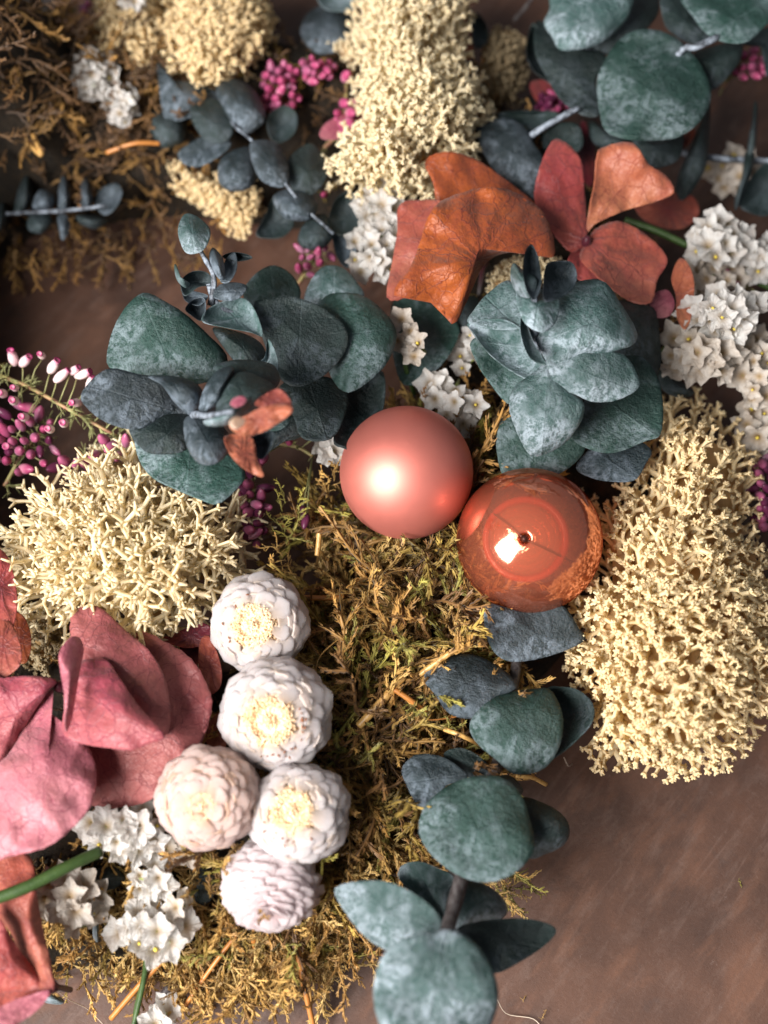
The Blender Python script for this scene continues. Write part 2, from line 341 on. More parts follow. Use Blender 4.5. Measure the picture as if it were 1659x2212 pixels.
def tube_geo(pts, rad, sides=7, cap=True):
    pts = [Vector(p) for p in pts]; n = len(pts)
    if not hasattr(rad, '__len__'): rad = [rad] * n
    v = []; f = []
    up = Vector((0.3, 0.1, 1)).normalized()
    for i, p in enumerate(pts):
        d = (pts[min(n - 1, i + 1)] - pts[max(0, i - 1)]).normalized()
        a = d.cross(up); a = a.normalized() if a.length > 1e-4 else Vector((1, 0, 0)); b = a.cross(d)
        for k in range(sides): g = 2 * math.pi * k / sides; v.append(p + (a * math.cos(g) + b * math.sin(g)) * rad[i])
    for i in range(n - 1):
        for k in range(sides): j = (k + 1) % sides; f.append((i * sides + k, i * sides + j, (i + 1) * sides + j, (i + 1) * sides + k))
    if cap: f.append(tuple(range(sides))[::-1]); f.append(tuple((n - 1) * sides + k for k in range(sides)))
    return v, f
def lathe(prof, n=48):
    v = []; f = []
    for r, z in prof:
        for j in range(n): g = 2 * math.pi * j / n; v.append(Vector((r * math.cos(g), r * math.sin(g), z)))
    for i in range(len(prof) - 1):
        for j in range(n): k = (j + 1) % n; f.append((i * n + j, i * n + k, (i + 1) * n + k, (i + 1) * n + j))
    return v, f
def smooth_path(pts, n=14): return [Vector(p) for p in catmull([tuple(p) for p in pts], n, False)]
def tube(name, pts, rad, mat, parent=None, sides=7, n=14, knob=0.0):
    q = smooth_path(pts, n)
    if isinstance(rad, tuple): rads = [rad[0] + (rad[1] - rad[0]) * i / (n - 1) for i in range(n)]
    else: rads = [rad] * n
    if knob: rads = [r * (1 + knob * random.uniform(-1, 1)) for r in rads]
    v, f = tube_geo(q, rads, sides); return part(name, v, f, mat, parent, q[0])
def merge(lst):
    V = []; F = []
    for v, f in lst: o = len(V); V += list(v); F += [tuple(i + o for i in q) for q in f]
    return V, F
def frame_z(n, spin=0.0):
    n = Vector(n).normalized(); q = n.to_track_quat('Z', 'Y'); return q.to_matrix() @ Matrix.Rotation(spin, 3, 'Z')
def MW(loc, rot3, s=1.0):
    m = rot3.to_4x4() @ Matrix.Diagonal((s, s, s, 1)) if not isinstance(s, tuple) else rot3.to_4x4() @ Matrix.Diagonal((*s, 1))
    m.translation = loc; return m

# ------------------------------------------------------------------ table (the setting)
vs = []; fs = []
N = 2
part('table_top', [(-90, -70, 0), (90, -70, 0), (90, 110, 0), (-90, 110, 0)], [(0, 1, 2, 3)], TABLE, None, (0, 0, 0), smooth=False)['kind'] = 'structure'

# ------------------------------------------------------------------ wreath body
PATH = [(-290, 1250, 2.3), (-275, 850, 2.25), (-290, 480, 2.2), (0, 280, 2.3), (400, 240, 2.4), (800, 270, 2.6), (1080, 450, 2.6), (1190, 780, 2.8),
        (1100, 1100, 2.7), (900, 1380, 2.2), (700, 1620, 2.4), (520, 1760, 2.7), (150, 1700, 3.1), (-200, 1620, 3.2), (-290, 1250, 2.4)]
WP = [(P(x, y, 0.9), r) for x, y, r in PATH]
SEG = [(np.array(WP[i][0][:2]), np.array(WP[i + 1][0][:2]), WP[i][1], WP[i + 1][1]) for i in range(len(WP) - 1)]
ZM = 2.25
def mound(x, y):
    best = 0.0; p = np.array((x, y))
    for a, b, ra, rb in SEG:
        d = b - a; t_ = max(0, min(1, float((p - a) @ d) / float(d @ d))); r = ra + (rb - ra) * t_
        q = np.linalg.norm(p - a - d * t_) / r
        if q < 1: best = max(best, (ZM + 3.0 * max(0.0, min(1.0, (-7.0 - x) / 1.5))) * math.sqrt(1 - q * q))  # unseen left side of the ring raised higher to shade the hollow
    return best
gx = np.arange(-15, 10.01, 0.16); gy = np.arange(-10.5, 15.01, 0.16)
idx = {}; v = []; f = []
H = np.array([[mound(x, y) for y in gy] for x in gx])
for i in range(len(gx)):
    for j in range(len(gy)):
        h = H[i, j]
        v.append((gx[i], gy[j], (h + 0.35 * noise.noise(Vector((gx[i] * 1.4, gy[j] * 1.4, 1))) + 0.2 * noise.noise(Vector((gx[i] * 4, gy[j] * 4, 1))) - 0.15) if h > 0 else -0.3))
for i in range(len(gx) - 1):
    for j in range(len(gy) - 1):
        if max(H[i, j], H[i + 1, j], H[i, j + 1], H[i + 1, j + 1]) > 0:
            k = i * len(gy) + j; f.append((k, k + len(gy), k + len(gy) + 1, k + 1))
used = sorted({i for q in f for i in q}); re = {o: n for n, o in enumerate(used)}
body = part('wreath', [v[i] for i in used], [tuple(re[i] for i in q) for q in f], MGR, None, (0, 0, 0))
tag(body, 'moss covered wreath body curving across the brown table under all the dried flowers', 'wreath')

# moss strands: scaly little branches, joined (nobody could count them)
def strand_variant(rs, nb, L, curl):
    lst = []
    q = [np.zeros(3)]; d = np.array((0.25, 0, 1.0)); a = rs.uniform(0, 6.28)
    for i in range(9):
        d = d + np.array((math.cos(a + i * curl), math.sin(a + i * curl), -0.1)) * 0.22; d /= np.linalg.norm(d); q.append(q[-1] + d * L / 9)
    def branch(p0, dirv, ln, r0):
        n = 8; pts = []; dd = dirv / np.linalg.norm(dirv); bend = rs.normal(0, 0.25, 3); p = np.array(p0)
        for k in range(n): pts.append(p.copy()); dd = dd + bend * 0.35; dd /= np.linalg.norm(dd); p = p + dd * ln / (n - 1)
        rad = [0.8 * r0 * (1.0 - 0.7 * k / (n - 1)) * (1.2 if k % 2 else 0.7) for k in range(n)]
        lst.append(tube_geo([Vector(x) for x in pts], rad, 3, False))
        V = []; F = []
        for k in range(n - 1):
            for s in (-1, 1):
                ax = Vector(pts[k + 1] - pts[k]).normalized(); sd = ax.cross(Vector(rs.normal(0, 1, 3))).normalized()
                c = Vector(pts[k]); o = len(V)
                V += [c, c + ax * r0 * 0.9 + sd * r0 * 0.55 * s, c + ax * r0 * 2.0 + sd * r0 * 1.0 * s, c + sd * r0 * 0.7 * s]; F += [(o, o + 1, o + 2), (o, o + 2, o + 3)]
        lst.append((V, F))
    for i in range(0, 9, 3):
        pass
    n = len(q); rad = [0.022 * (1.15 if i % 2 else 0.8) * (1 - 0.5 * i / n) for i in range(n)]
    lst.append(tube_geo([Vector(x) for x in q], rad, 3, False))
    V = []; F = []
    for k in range(n - 1):
        for e in range(4):
            ax = Vector(q[k + 1] - q[k]).normalized(); sd = ax.cross(Vector(rs.normal(0, 1, 3))).normalized(); c = Vector(q[k] + (q[k + 1] - q[k]) * e / 4); o = len(V); a_ = 0.028
            V += [c, c + ax * a_ * 1.2 + sd * a_ * 0.9, c + ax * a_ * 2.2 + sd * a_ * 1.1, c + sd * a_ * 1.1 + ax * a_ * 0.3]; F += [(o, o + 1, o + 2), (o, o + 2, o + 3)]
    lst.append((V, F))
    for i in range(nb):
        k = 1 + int(i * 8.0 / nb); sgn = 1 if i % 2 else -1
        ax = q[min(9, k + 1)] - q[k]; ax = ax / np.linalg.norm(ax); sv = np.cross(ax, rs.normal(0, 1, 3)); sv /= np.linalg.norm(sv)
        branch(q[k], ax * 0.7 + sv * 0.8, L * rs.uniform(0.2, 0.42) * (1.1 - k / 12), 0.028)
    V = []; F = []
    V, F = merge(lst)
    tri = []
    for p in F:
        for i in range(1, len(p) - 1): tri.append((p[0], p[i], p[i + 1]))
    return np.array([tuple(x) for x in V]), np.array(tri)
VAR = [strand_variant(np.random.default_rng(i), 6 + i % 5, 1.0, (0.3, 0.9, 1.5)[i % 3]) for i in range(8)]
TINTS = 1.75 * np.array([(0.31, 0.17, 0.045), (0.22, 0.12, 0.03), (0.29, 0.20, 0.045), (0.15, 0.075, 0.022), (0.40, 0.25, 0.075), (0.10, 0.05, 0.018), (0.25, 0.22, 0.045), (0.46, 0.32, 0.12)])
def moss_mesh(name, items, parent):
    """items: (location, direction, size, tint weights)"""
    V = []; F = []; T = []; off = 0
    for loc, d, s, tint in items:
        vv, ff = VAR[rng.integers(8)]
        m = np.array(frame_z(d, rng.uniform(0, 6.28))); p = (vv * s) @ m.T + np.array(loc)
        V.append(p); F.append(ff + off); off += len(vv)
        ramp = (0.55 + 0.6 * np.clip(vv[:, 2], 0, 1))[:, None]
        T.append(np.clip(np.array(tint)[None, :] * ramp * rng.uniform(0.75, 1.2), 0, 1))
    V = np.concatenate(V); F = np.concatenate(F); T = np.concatenate(T)
    me = bpy.data.meshes.new(name)
    me.vertices.add(len(V)); me.vertices.foreach_set('co', V.astype(np.float32).ravel())
    me.loops.add(len(F) * 3); me.loops.foreach_set('vertex_index', F.astype(np.int32).ravel())
    me.polygons.add(len(F)); me.polygons.foreach_set('loop_start', np.arange(0, len(F) * 3, 3, dtype=np.int32)); me.polygons.foreach_set('loop_total', np.full(len(F), 3, dtype=np.int32))
    a = me.color_attributes.new('tint', 'FLOAT_COLOR', 'POINT'); a.data.foreach_set('color', np.concatenate([T, np.ones((len(T), 1))], 1).astype(np.float32).ravel())
    me.update(); me.validate(); me.materials.append(MOSS)
    o = bpy.data.objects.new(name, me); col.objects.link(o); o.parent = parent; return o
items = []
def scatter(n, box, size=(0.5, 1.1), up=0.5, pal=None, lift=0.0, flow=None):
    k = 0; tries = 0
    while k < n and tries < n * 6:
        tries += 1
        x = rng.uniform(box[0], box[2]); y = rng.uniform(box[1], box[3]); p = P(x, y, 1.6)
        h = mound(p.x, p.y)
        if h < 0.25: continue
        if 1000 < x < 1290 and 1270 < y < 1440: continue
        if x < 730 and 1240 < y < 2060 and size[1] > 1.2 and (size[0] > 1 or rng.random() < 0.5 or y > 1780 and x < 440): continue
        d = Vector((rng.normal(), rng.normal(), up + rng.normal() * 0.35))
        if flow is not None: d += Vector(flow)
        ti = TINTS[rng.integers(8)] if pal is None else TINTS[pal[rng.integers(len(pal))]]
        items.append(((p.x, p.y, h - 0.1 + lift * rng.random()), d, rng.uniform(*size), ti)); k += 1
scatter(300, (620, 960, 1040, 1750), (1.4, 2.4), 0.3, (0, 2, 4, 0, 6, 1, 3), 0.45)
scatter(100, (500, 1800, 1000, 2080), (1.1, 1.6), 0.3, (0, 2, 4, 7, 1), 0.3)
scatter(620, (500, 900, 1060, 2150), (0.7, 1.8), 0.3, None, 0.35)
scatter(420, (-40, 20, 480, 640), (0.7, 1.5), 0.3, (0, 1, 1, 3, 3, 5, 5), 0.4)  # shade on the upper left moss is put into darker tints
scatter(420, (-40, 1850, 800, 2200), (0.6, 1.2), 0.2, (4, 7, 0, 2, 4, 1), 0.2, (0.3, -0.9, -0.25))
scatter(380, (400, 0, 1500, 1000), (0.5, 1.0), 0.3, (0, 1, 3, 3, 5, 2), 0.1)
scatter(120, (0, 1300, 500, 1900), (0.5, 1.0), 0.3, (0, 1, 3, 5), 0.1)
scatter(260, (-480, 400, -40, 1300), (0.6, 1.2), 0.3, None, 0.3)
for _ in range(130):                                     # fringe hanging over the lower rim
    x = rng.uniform(330, 760); y = rng.uniform(1960, 2130) - 0.25 * abs(x - 480) * 0.5; z = rng.uniform(0.5, 1.5)
    items.append((tuple(P(x, y, z)), (rng.normal() * 0.5, -1.0, -0.25 + rng.normal() * 0.2), rng.uniform(0.6, 1.3), TINTS[(4, 7, 0, 4)[rng.integers(4)]]))
for _ in range(34):                                      # fringe under the eucalyptus
    x = rng.uniform(1010, 1110); y = rng.uniform(1850, 1930); z = rng.uniform(0.4, 1.2)
    items.append((tuple(P(x, y, z)), (0.9, -0.55 + rng.normal() * 0.3, rng.normal() * 0.15), rng.uniform(0.4, 0.8), TINTS[(4, 6, 7)[rng.integers(3)]]))
for _ in range(90):                                      # moss between the wreath and the lower eucalyptus sprig
    x = rng.uniform(820, 960); y = rng.uniform(1480, 1900); z = rng.uniform(0.7, 1.6)
    items.append((tuple(P(x, y, z)), (0.5 + rng.normal() * 0.5, -0.7 + rng.normal() * 0.4, 0.2), rng.uniform(0.5, 1.1), TINTS[rng.integers(8)]))
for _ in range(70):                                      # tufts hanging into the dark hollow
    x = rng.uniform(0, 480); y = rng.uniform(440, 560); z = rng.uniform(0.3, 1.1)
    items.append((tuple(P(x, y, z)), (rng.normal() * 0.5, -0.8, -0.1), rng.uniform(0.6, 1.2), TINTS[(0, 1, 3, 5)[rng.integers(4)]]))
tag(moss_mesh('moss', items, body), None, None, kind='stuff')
# long sprigs that stand out of the moss, each a thing
SPR = [((765, 1500, 2.3), (755, 1330, 3.4), 'upright yellow-green moss sprig in the middle of the moss patch', 6),
       ((870, 1370, 2.4), (860, 1270, 3.2), 'curved moss sprig with green tip left of the straw pieces', 6),
       ((700, 1080, 2.4), (735, 990, 3.2), 'brown moss sprig leaning against the matt pink bauble', 4),
       ((620, 1180, 2.4), (600, 1050, 3.2), 'green moss sprig below the left eucalyptus leaves', 6),
       ((800, 1230, 2.4), (880, 1150, 3.0), 'light moss sprig arching under the matt pink bauble', 7),
       ((830, 1440, 2.4), (885, 1350, 3.2), 'moss sprig reaching up right towards the glass bauble', 2),
       ((640, 1240, 2.5), (570, 1160, 3.1), 'golden moss sprig just above the top white flower', 4),
       ((790, 1800, 2.0), (850, 1720, 2.8), 'feathery moss sprig right of the lower white flowers', 2),
       ((700, 2060, 0.8), (730, 2140, 0.6), 'golden moss sprig hanging over the lower wreath rim', 7),
       ((850, 1560, 2.1), (845, 1660, 2.8), 'drooping moss sprig left of the lower eucalyptus sprig', 4)]
for (b, tp, lab, ti) in SPR:
    p0, p1 = P(*b), P(*tp); L = (p1 - p0).length
    its = []
    for k in range(7):
        s = k / 7; pos = p0.lerp(p1, s * 0.8) + Vector((rng.normal() * .03, rng.normal() * .03, 0)); its.append((tuple(pos), (p1 - p0).normalized() + Vector(rng.normal(0, 0.35, 3)), L * (0.42 if k else 1.0), TINTS[ti] * 1.15))
    o = moss_mesh('moss_sprig', [((0, 0, 0) if False else i[0], *i[1:]) for i in its], None)
    o.data.transform(Matrix.Translation(-p0)); o.location = p0
    tag(o, lab, 'moss sprig', 'single sprigs standing out of the moss')

# ------------------------------------------------------------------ lichen clumps
def tuft_mesh(name, seed, lv, r0, mat, spread=0.55, tipspikes=3, shrink=0.74, sides=4):
    rs = random.Random(seed); lst = []
    def rec(p, d, L, r, k):
        m = d + Vector((rs.gauss(0, .12), rs.gauss(0, .12), rs.gauss(0, .08))); m.normalize()
        mid = p + m * L * 0.5; e = mid + (d * 0.6 + m * 0.5).normalized() * L * 0.5
        if k == 0:
            lst.append(tube_geo([p, e], [r, r * 0.45], 3, True)); return
        lst.append(tube_geo([p, mid, e], [r, r * 0.86, r * 0.95], sides if k > 1 else 3, k == lv))
        n = tipspikes if k == 1 else (2 if rs.random() < 0.7 else 3)
        ph = rs.uniform(0, 6.28); a = d.orthogonal().normalized(); b = d.cross(a)
        for i in range(n):
            g = ph + i * 2 * math.pi / n + rs.uniform(-.4, .4); sp = spread * rs.uniform(0.7, 1.35) * (1.25 if k == 1 else 1)
            nd = (d + (a * math.cos(g) + b * math.sin(g)) * sp + Vector((0, 0, 0.06))).normalized()
            rec(e, nd, L * shrink * rs.uniform(0.75, 1.15) * (0.62 if k == 1 else 1), r * 0.86, k - 1)
    rec(Vector((0, 0, 0)), Vector((0, 0, 1)), 0.33, r0, lv)
    v, f = merge(lst); return mesh(name, v, f, mat)
def tuft_set(mat, coarse):
    if coarse: return [tuft_mesh('tuft', s, 4, 0.050, mat, 0.78, 3, 0.88) for s in range(7)]
    return [tuft_mesh('tuft', 20 + s, 3, 0.082, mat, 0.85, 5, 0.84) for s in range(7)]
def inside(p, poly):
    c = False; n = len(poly)
    for i in range(n):
        x1, y1 = poly[i]; x2, y2 = poly[(i + 1) % n]
        if (y1 > p[1]) != (y2 > p[1]) and p[0] < (x2 - x1) * (p[1] - y1) / (y2 - y1) + x1: c = not c
    return c
def edist(p, poly):
    best = 1e9; n = len(poly)
    for i in range(n):
        a = np.array(poly[i], float); b = np.array(poly[(i + 1) % n], float); d = b - a; t_ = max(0, min(1, float((p - a) @ d) / float(d @ d)))
        best = min(best, np.linalg.norm(p - a - d * t_))
    return best
def clump(poly, zc, ze, count, size, mats, label, coarse=False, rim=150, core=0.75, corem=None):
    c_ = np.array([sum(p[0] for p in poly) / len(poly), sum(p[1] for p in poly) / len(poly)])
    grow = min(20, rim * 0.12); nn = len(poly); ar = sum(poly[i][0] * poly[(i + 1) % nn][1] - poly[(i + 1) % nn][0] * poly[i][1] for i in range(nn)); sg = 1 if ar > 0 else -1; np_ = []
    for i in range(nn):
        a_, b_ = np.array(poly[i - 1], float), np.array(poly[(i + 1) % nn], float); e_ = (b_ - a_) / np.linalg.norm(b_ - a_)
        np_.append((poly[i][0] + e_[1] * grow * sg, poly[i][1] - e_[0] * grow * sg))
    poly = np_
    cx = sum(p[0] for p in poly) / len(poly); cy = sum(p[1] for p in poly) / len(poly)
    root = thing('lichen_clump', label, 'lichen', P(cx, cy, max(0.2, ze - 1)), 'cream reindeer lichen clumps on the wreath')
    rs = np.random.default_rng(len(poly) + count)
    x0, x1 = min(p[0] for p in poly), max(p[0] for p in poly); y0, y1 = min(p[1] for p in poly), max(p[1] for p in poly)
    pts = []
    # core: rough tan inside of the clump
    prof = lambda s: ze + (zc - ze) * math.sqrt(max(0, 1 - (1 - min(1, s)) ** 2))
    rr = rim
    v = []; f = []; n = 60; rings = 12
    o = catmull(poly, n); c = sum(o) / len(o)
    for k in range(rings + 1):
        for i in range(n):
            q = c + (o[i] - c) * (0.80 * k / rings); s = edist(q, poly) / rr
            v.append(P(q[0], q[1], prof(s) - core * size * 1.15 + 0.12 * noise.noise(Vector((q[0] * .05, q[1] * .05, 0)))))
    for k in range(rings):
        for i in range(n): j = (i + 1) % n; f.append((k * n + i, (k + 1) * n + i, (k + 1) * n + j, k * n + j))
    part('core', v, f, corem or LIC, root, v[0])
    tries = 0; md = math.sqrt((x1 - x0) * (y1 - y0) / count) * 0.80
    while len(pts) < count and tries < count * 60:
        tries += 1; q = np.array((rs.uniform(x0, x1), rs.uniform(y0, y1)))
        if not inside(q, poly): continue
        dm = md * (0.97 ** (tries / count))
        if pts and min(np.linalg.norm(q - e) for e in pts) < dm: continue
        pts.append(q)
    me = mats
    for q in pts:
        s = edist(q, poly) / rr; z = prof(s) + rs.normal() * 0.09
        sp = P(q[0], q[1], z); out = sp - P(c[0], c[1], z); out.z = 0
        out = out.normalized() if out.length > 1e-3 else Vector((0, 0, 0))
        nrm = (Vector((0, -0.25, 1)) + out * (1.15 * (1 - min(1, s)) ** 1.5 + 0.1) + Vector(rs.normal(0, 0.16, 3))).normalized()
        sc = size * rs.uniform(0.82, 1.15)
        loc = sp - nrm * sc * 0.86
        inst('tuft', me[rs.integers(len(me))], root, MW(loc, frame_z(nrm, rs.uniform(0, 6.28)), sc))
    return root
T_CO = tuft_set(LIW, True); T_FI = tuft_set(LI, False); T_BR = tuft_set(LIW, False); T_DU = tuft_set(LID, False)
clump([(35, 1150), (85, 1090), (130, 1040), (200, 1005), (260, 970), (300, 1010), (370, 1050), (440, 1085), (495, 1130), (512, 1190), (500, 1235), (445, 1265), (410, 1320), (370, 1360), (330, 1365), (270, 1335), (180, 1335), (110, 1330), (60, 1290), (35, 1230), (10, 1170)],
      4.1, 2.3, 84, 1.45, T_CO, 'airy coral-like cream lichen clump with open branches above the pink hydrangea petals', True, 170)
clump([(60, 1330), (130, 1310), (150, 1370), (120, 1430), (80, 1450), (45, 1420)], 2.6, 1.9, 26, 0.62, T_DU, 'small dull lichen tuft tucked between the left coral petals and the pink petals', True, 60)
clump([(1440, 870), (1480, 855), (1530, 875), (1585, 915), (1625, 970), (1615, 1060), (1605, 1130), (1655, 1190), (1690, 1260), (1690, 1500), (1625, 1560), (1600, 1630), (1550, 1655), (1490, 1680), (1400, 1655), (1310, 1645), (1285, 1590), (1300, 1530), (1270, 1500), (1240, 1440), (1270, 1400), (1240, 1315), (1270, 1285), (1315, 1240), (1300, 1110), (1340, 1050), (1400, 1035), (1435, 950)],
      4.1, 1.7, 300, 0.80, T_FI, 'largest cream lichen clump at the right, overhanging the bare table beside the glass bauble', False, 230)
clump([(790, -60), (1010, -60), (990, 30), (980, 80), (1015, 140), (1035, 200), (1050, 240), (1015, 285), (1015, 320), (960, 325), (915, 345), (925, 415), (880, 412), (810, 400), (735, 395), (725, 350), (770, 280), (785, 200), (785, 120), (785, 50)],
      4.6, 2.6, 260, 0.85, T_BR, 'tall bright lichen clump at the top centre above the orange petals', False, 150)
clump([(715, 95), (735, 75), (765, 80), (790, 130), (760, 140)], 3.0, 2.5, 9, 0.5, T_BR, 'tiny lichen tuft poking left from the tall top clump', True, 40)
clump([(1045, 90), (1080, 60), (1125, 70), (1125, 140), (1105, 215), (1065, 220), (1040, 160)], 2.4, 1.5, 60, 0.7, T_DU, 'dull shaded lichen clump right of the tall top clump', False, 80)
clump([(365, -60), (560, -60), (575, 40), (562, 105), (520, 140), (465, 175), (405, 165), (360, 120), (345, 60)], 3.6, 2.2, 170, 0.8, T_FI, 'rounded cream lichen clump at the top left, above the dark eucalyptus leaves', False, 120)
clump([(210, -60), (350, -60), (355, 60), (350, 110), (330, 160), (285, 140), (240, 125), (205, 100), (200, 50)], 2.9, 1.9, 110, 0.75, T_FI, 'flatter lichen clump at the top left touching the white statice', False, 90)
clump([(360, 325), (400, 375), (470, 400), (560, 405), (565, 440), (545, 490), (505, 490), (450, 440), (390, 390)], 1.9, 1.3, 60, 0.7, T_FI, 'lichen clump half hidden below the dark eucalyptus sprig over the hollow', False, 60)
clump([(1055, 610), (1065, 575), (1110, 555), (1220, 555), (1230, 590), (1120, 605), (1070, 630)], 3.2, 2.7, 34, 0.55, T_BR, 'small lichen clump peeping out between orange petals and eucalyptus tip', False, 50)
clump([(1150, 1080), (1220, 1050), (1290, 1090), (1300, 1200), (1250, 1280), (1180, 1240), (1150, 1160)], 2.1, 1.7, 70, 0.7, T_BR, 'lichen added under the orange glass bauble to brighten its right half', False, 60)  # added clump, gives the glass the coral look of reflected lichen
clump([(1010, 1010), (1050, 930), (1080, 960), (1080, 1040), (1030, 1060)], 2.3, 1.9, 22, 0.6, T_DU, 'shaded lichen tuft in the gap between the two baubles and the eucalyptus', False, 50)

# ------------------------------------------------------------------ eucalyptus
def sprig(label, loc, leaves, stems=(), off=(0, 0), sc=1.0, group='eucalyptus sprigs on the wreath', name='eucalyptus_sprig'):
    root = thing(name, label, 'eucalyptus', P(*loc), group)
    for out, z, m, opt in leaves:
        o2 = [(off[0] + x * sc, off[1] + y * sc) for x, y in out]
        opt = dict(opt); b = opt.pop('base', None)
        if b is not None: b = (off[0] + b[0] * sc, off[1] + b[1] * sc)
        opt.setdefault('tx', random.uniform(-0.22, 0.22)); opt.setdefault('ty', random.uniform(-0.22, 0.22))
        opt.setdefault('dome', random.choice((-0.2, 0.22, 0.28))); opt.setdefault('ragged', 0.006); opt.setdefault('edge', random.choice((-0.12, 0.0, 0.12))); opt.setdefault('crinkle', 0.30); opt.setdefault('wrinkle', 0.9)
        sheet('leaf', o2, z, m, root, base=b, **opt)
    for pts, r, m in stems:
        tube('stem', [P(off[0] + x * sc, off[1] + y * sc, z) for x, y, z in pts], r, m, root, 7, 16, 0.1)
    return root
# right of the centre: seen down its stem
b1 = dict(base=(650, 400))
sprig('full rosette of grey-green eucalyptus leaves directly above the orange glass bauble', (1190, 850, 2.2), [
    ([(950, 110), (1010, 190), (1160, 220), (1190, 330), (1195, 480), (1150, 560), (1050, 500), (950, 380), (850, 250), (840, 130), (900, 100)], 3.6, EUC_D, dict(tx=-0.3, ty=0.2, **b1)),
    ([(870, 850), (830, 920), (900, 960), (980, 975), (1080, 970), (1130, 900), (1150, 830), (1000, 760)], 3.2, EUC_B, dict(tx=0.25, ty=-0.3, base=(880, 820))),
    ([(520, 690), (495, 740), (485, 830), (520, 960), (620, 985), (740, 950), (830, 890), (870, 820), (820, 740), (650, 660)], 3.7, EUC_T, dict(tx=-0.1, ty=0.15, **b1)),
    ([(860, 640), (810, 780), (900, 840), (1000, 850), (1130, 800), (1195, 770), (1205, 640), (1180, 520), (1100, 430), (950, 470)], 4.0, EUC_T, dict(tx=0.15, ty=-0.15, dome=0.18, base=(760, 480))),
    ([(375, 370), (400, 460), (450, 540), (540, 640), (620, 580), (680, 500), (620, 400), (480, 330)], 4.2, EUC_T, dict(tx=0.1, ty=0.2, **b1)),
    ([(365, 290), (380, 330), (430, 400), (520, 480), (640, 540), (690, 470), (650, 370), (560, 290), (480, 270)], 4.7, EUC_P, dict(tx=0.35, ty=0.2, **b1)),
    ([(365, 290), (390, 230), (450, 160), (540, 105), (590, 190), (610, 300), (500, 320)], 4.9, EUC_P, dict(tx=0.2, ty=-0.2, base=(620, 350))),
    ([(560, 570), (540, 650), (565, 740), (620, 850), (680, 862), (780, 810), (850, 720), (865, 640), (810, 570), (720, 450), (650, 500)], 5.0, EUC_P, dict(tx=0.05, ty=0.25, dome=0.16, base=(710, 440))),
    ([(700, 440), (745, 560), (830, 600), (900, 630), (1000, 625), (1090, 580), (1100, 530), (1040, 430), (900, 400), (780, 400)], 5.2, EUC_P, dict(tx=-0.1, ty=0.4, dome=0.2, base=(700, 440))),
    ([(650, 320), (700, 230), (720, 180), (840, 110), (950, 110), (1020, 200), (1090, 320), (1080, 380), (1000, 410), (860, 450), (740, 480), (680, 420)], 5.6, EUC_P, dict(tx=-0.12, ty=0.1, dome=0.22, crinkle=0.3, base=(650, 390))),
    ([(700, 470), (650, 380), (620, 300), (600, 230), (590, 330), (630, 440)], 5.7, EUC_P, dict(tx=0.3, ty=0)),
    ([(600, 280), (570, 160), (600, 130), (700, 150), (760, 190), (740, 290), (680, 330)], 6.0, EUC_P, dict(base=(650, 320))),
    ([(545, 80), (560, 30), (600, 60), (660, 100), (650, 170), (600, 180), (560, 140)], 6.4, EUC_P, dict(tx=0.8, base=(650, 190))),
    ([(600, 60), (610, -20), (640, -50), (670, 20), (680, 120), (650, 190), (615, 150)], 6.7, EUC_B, dict(tx=-0.7, base=(650, 190))),
    ([(690, 190), (690, 80), (710, 30), (760, 20), (815, 30), (835, 90), (810, 150), (740, 190)], 6.4, EUC_B, dict(tx=-0.5, dome=-0.2, base=(670, 190)))],
    [([(700, 700, 2.0), (690, 480, 4.4), (650, 330, 5.6), (650, 150, 6.4)], (0.11, 0.05), ESTEM)], (829.5, 553), 0.5)
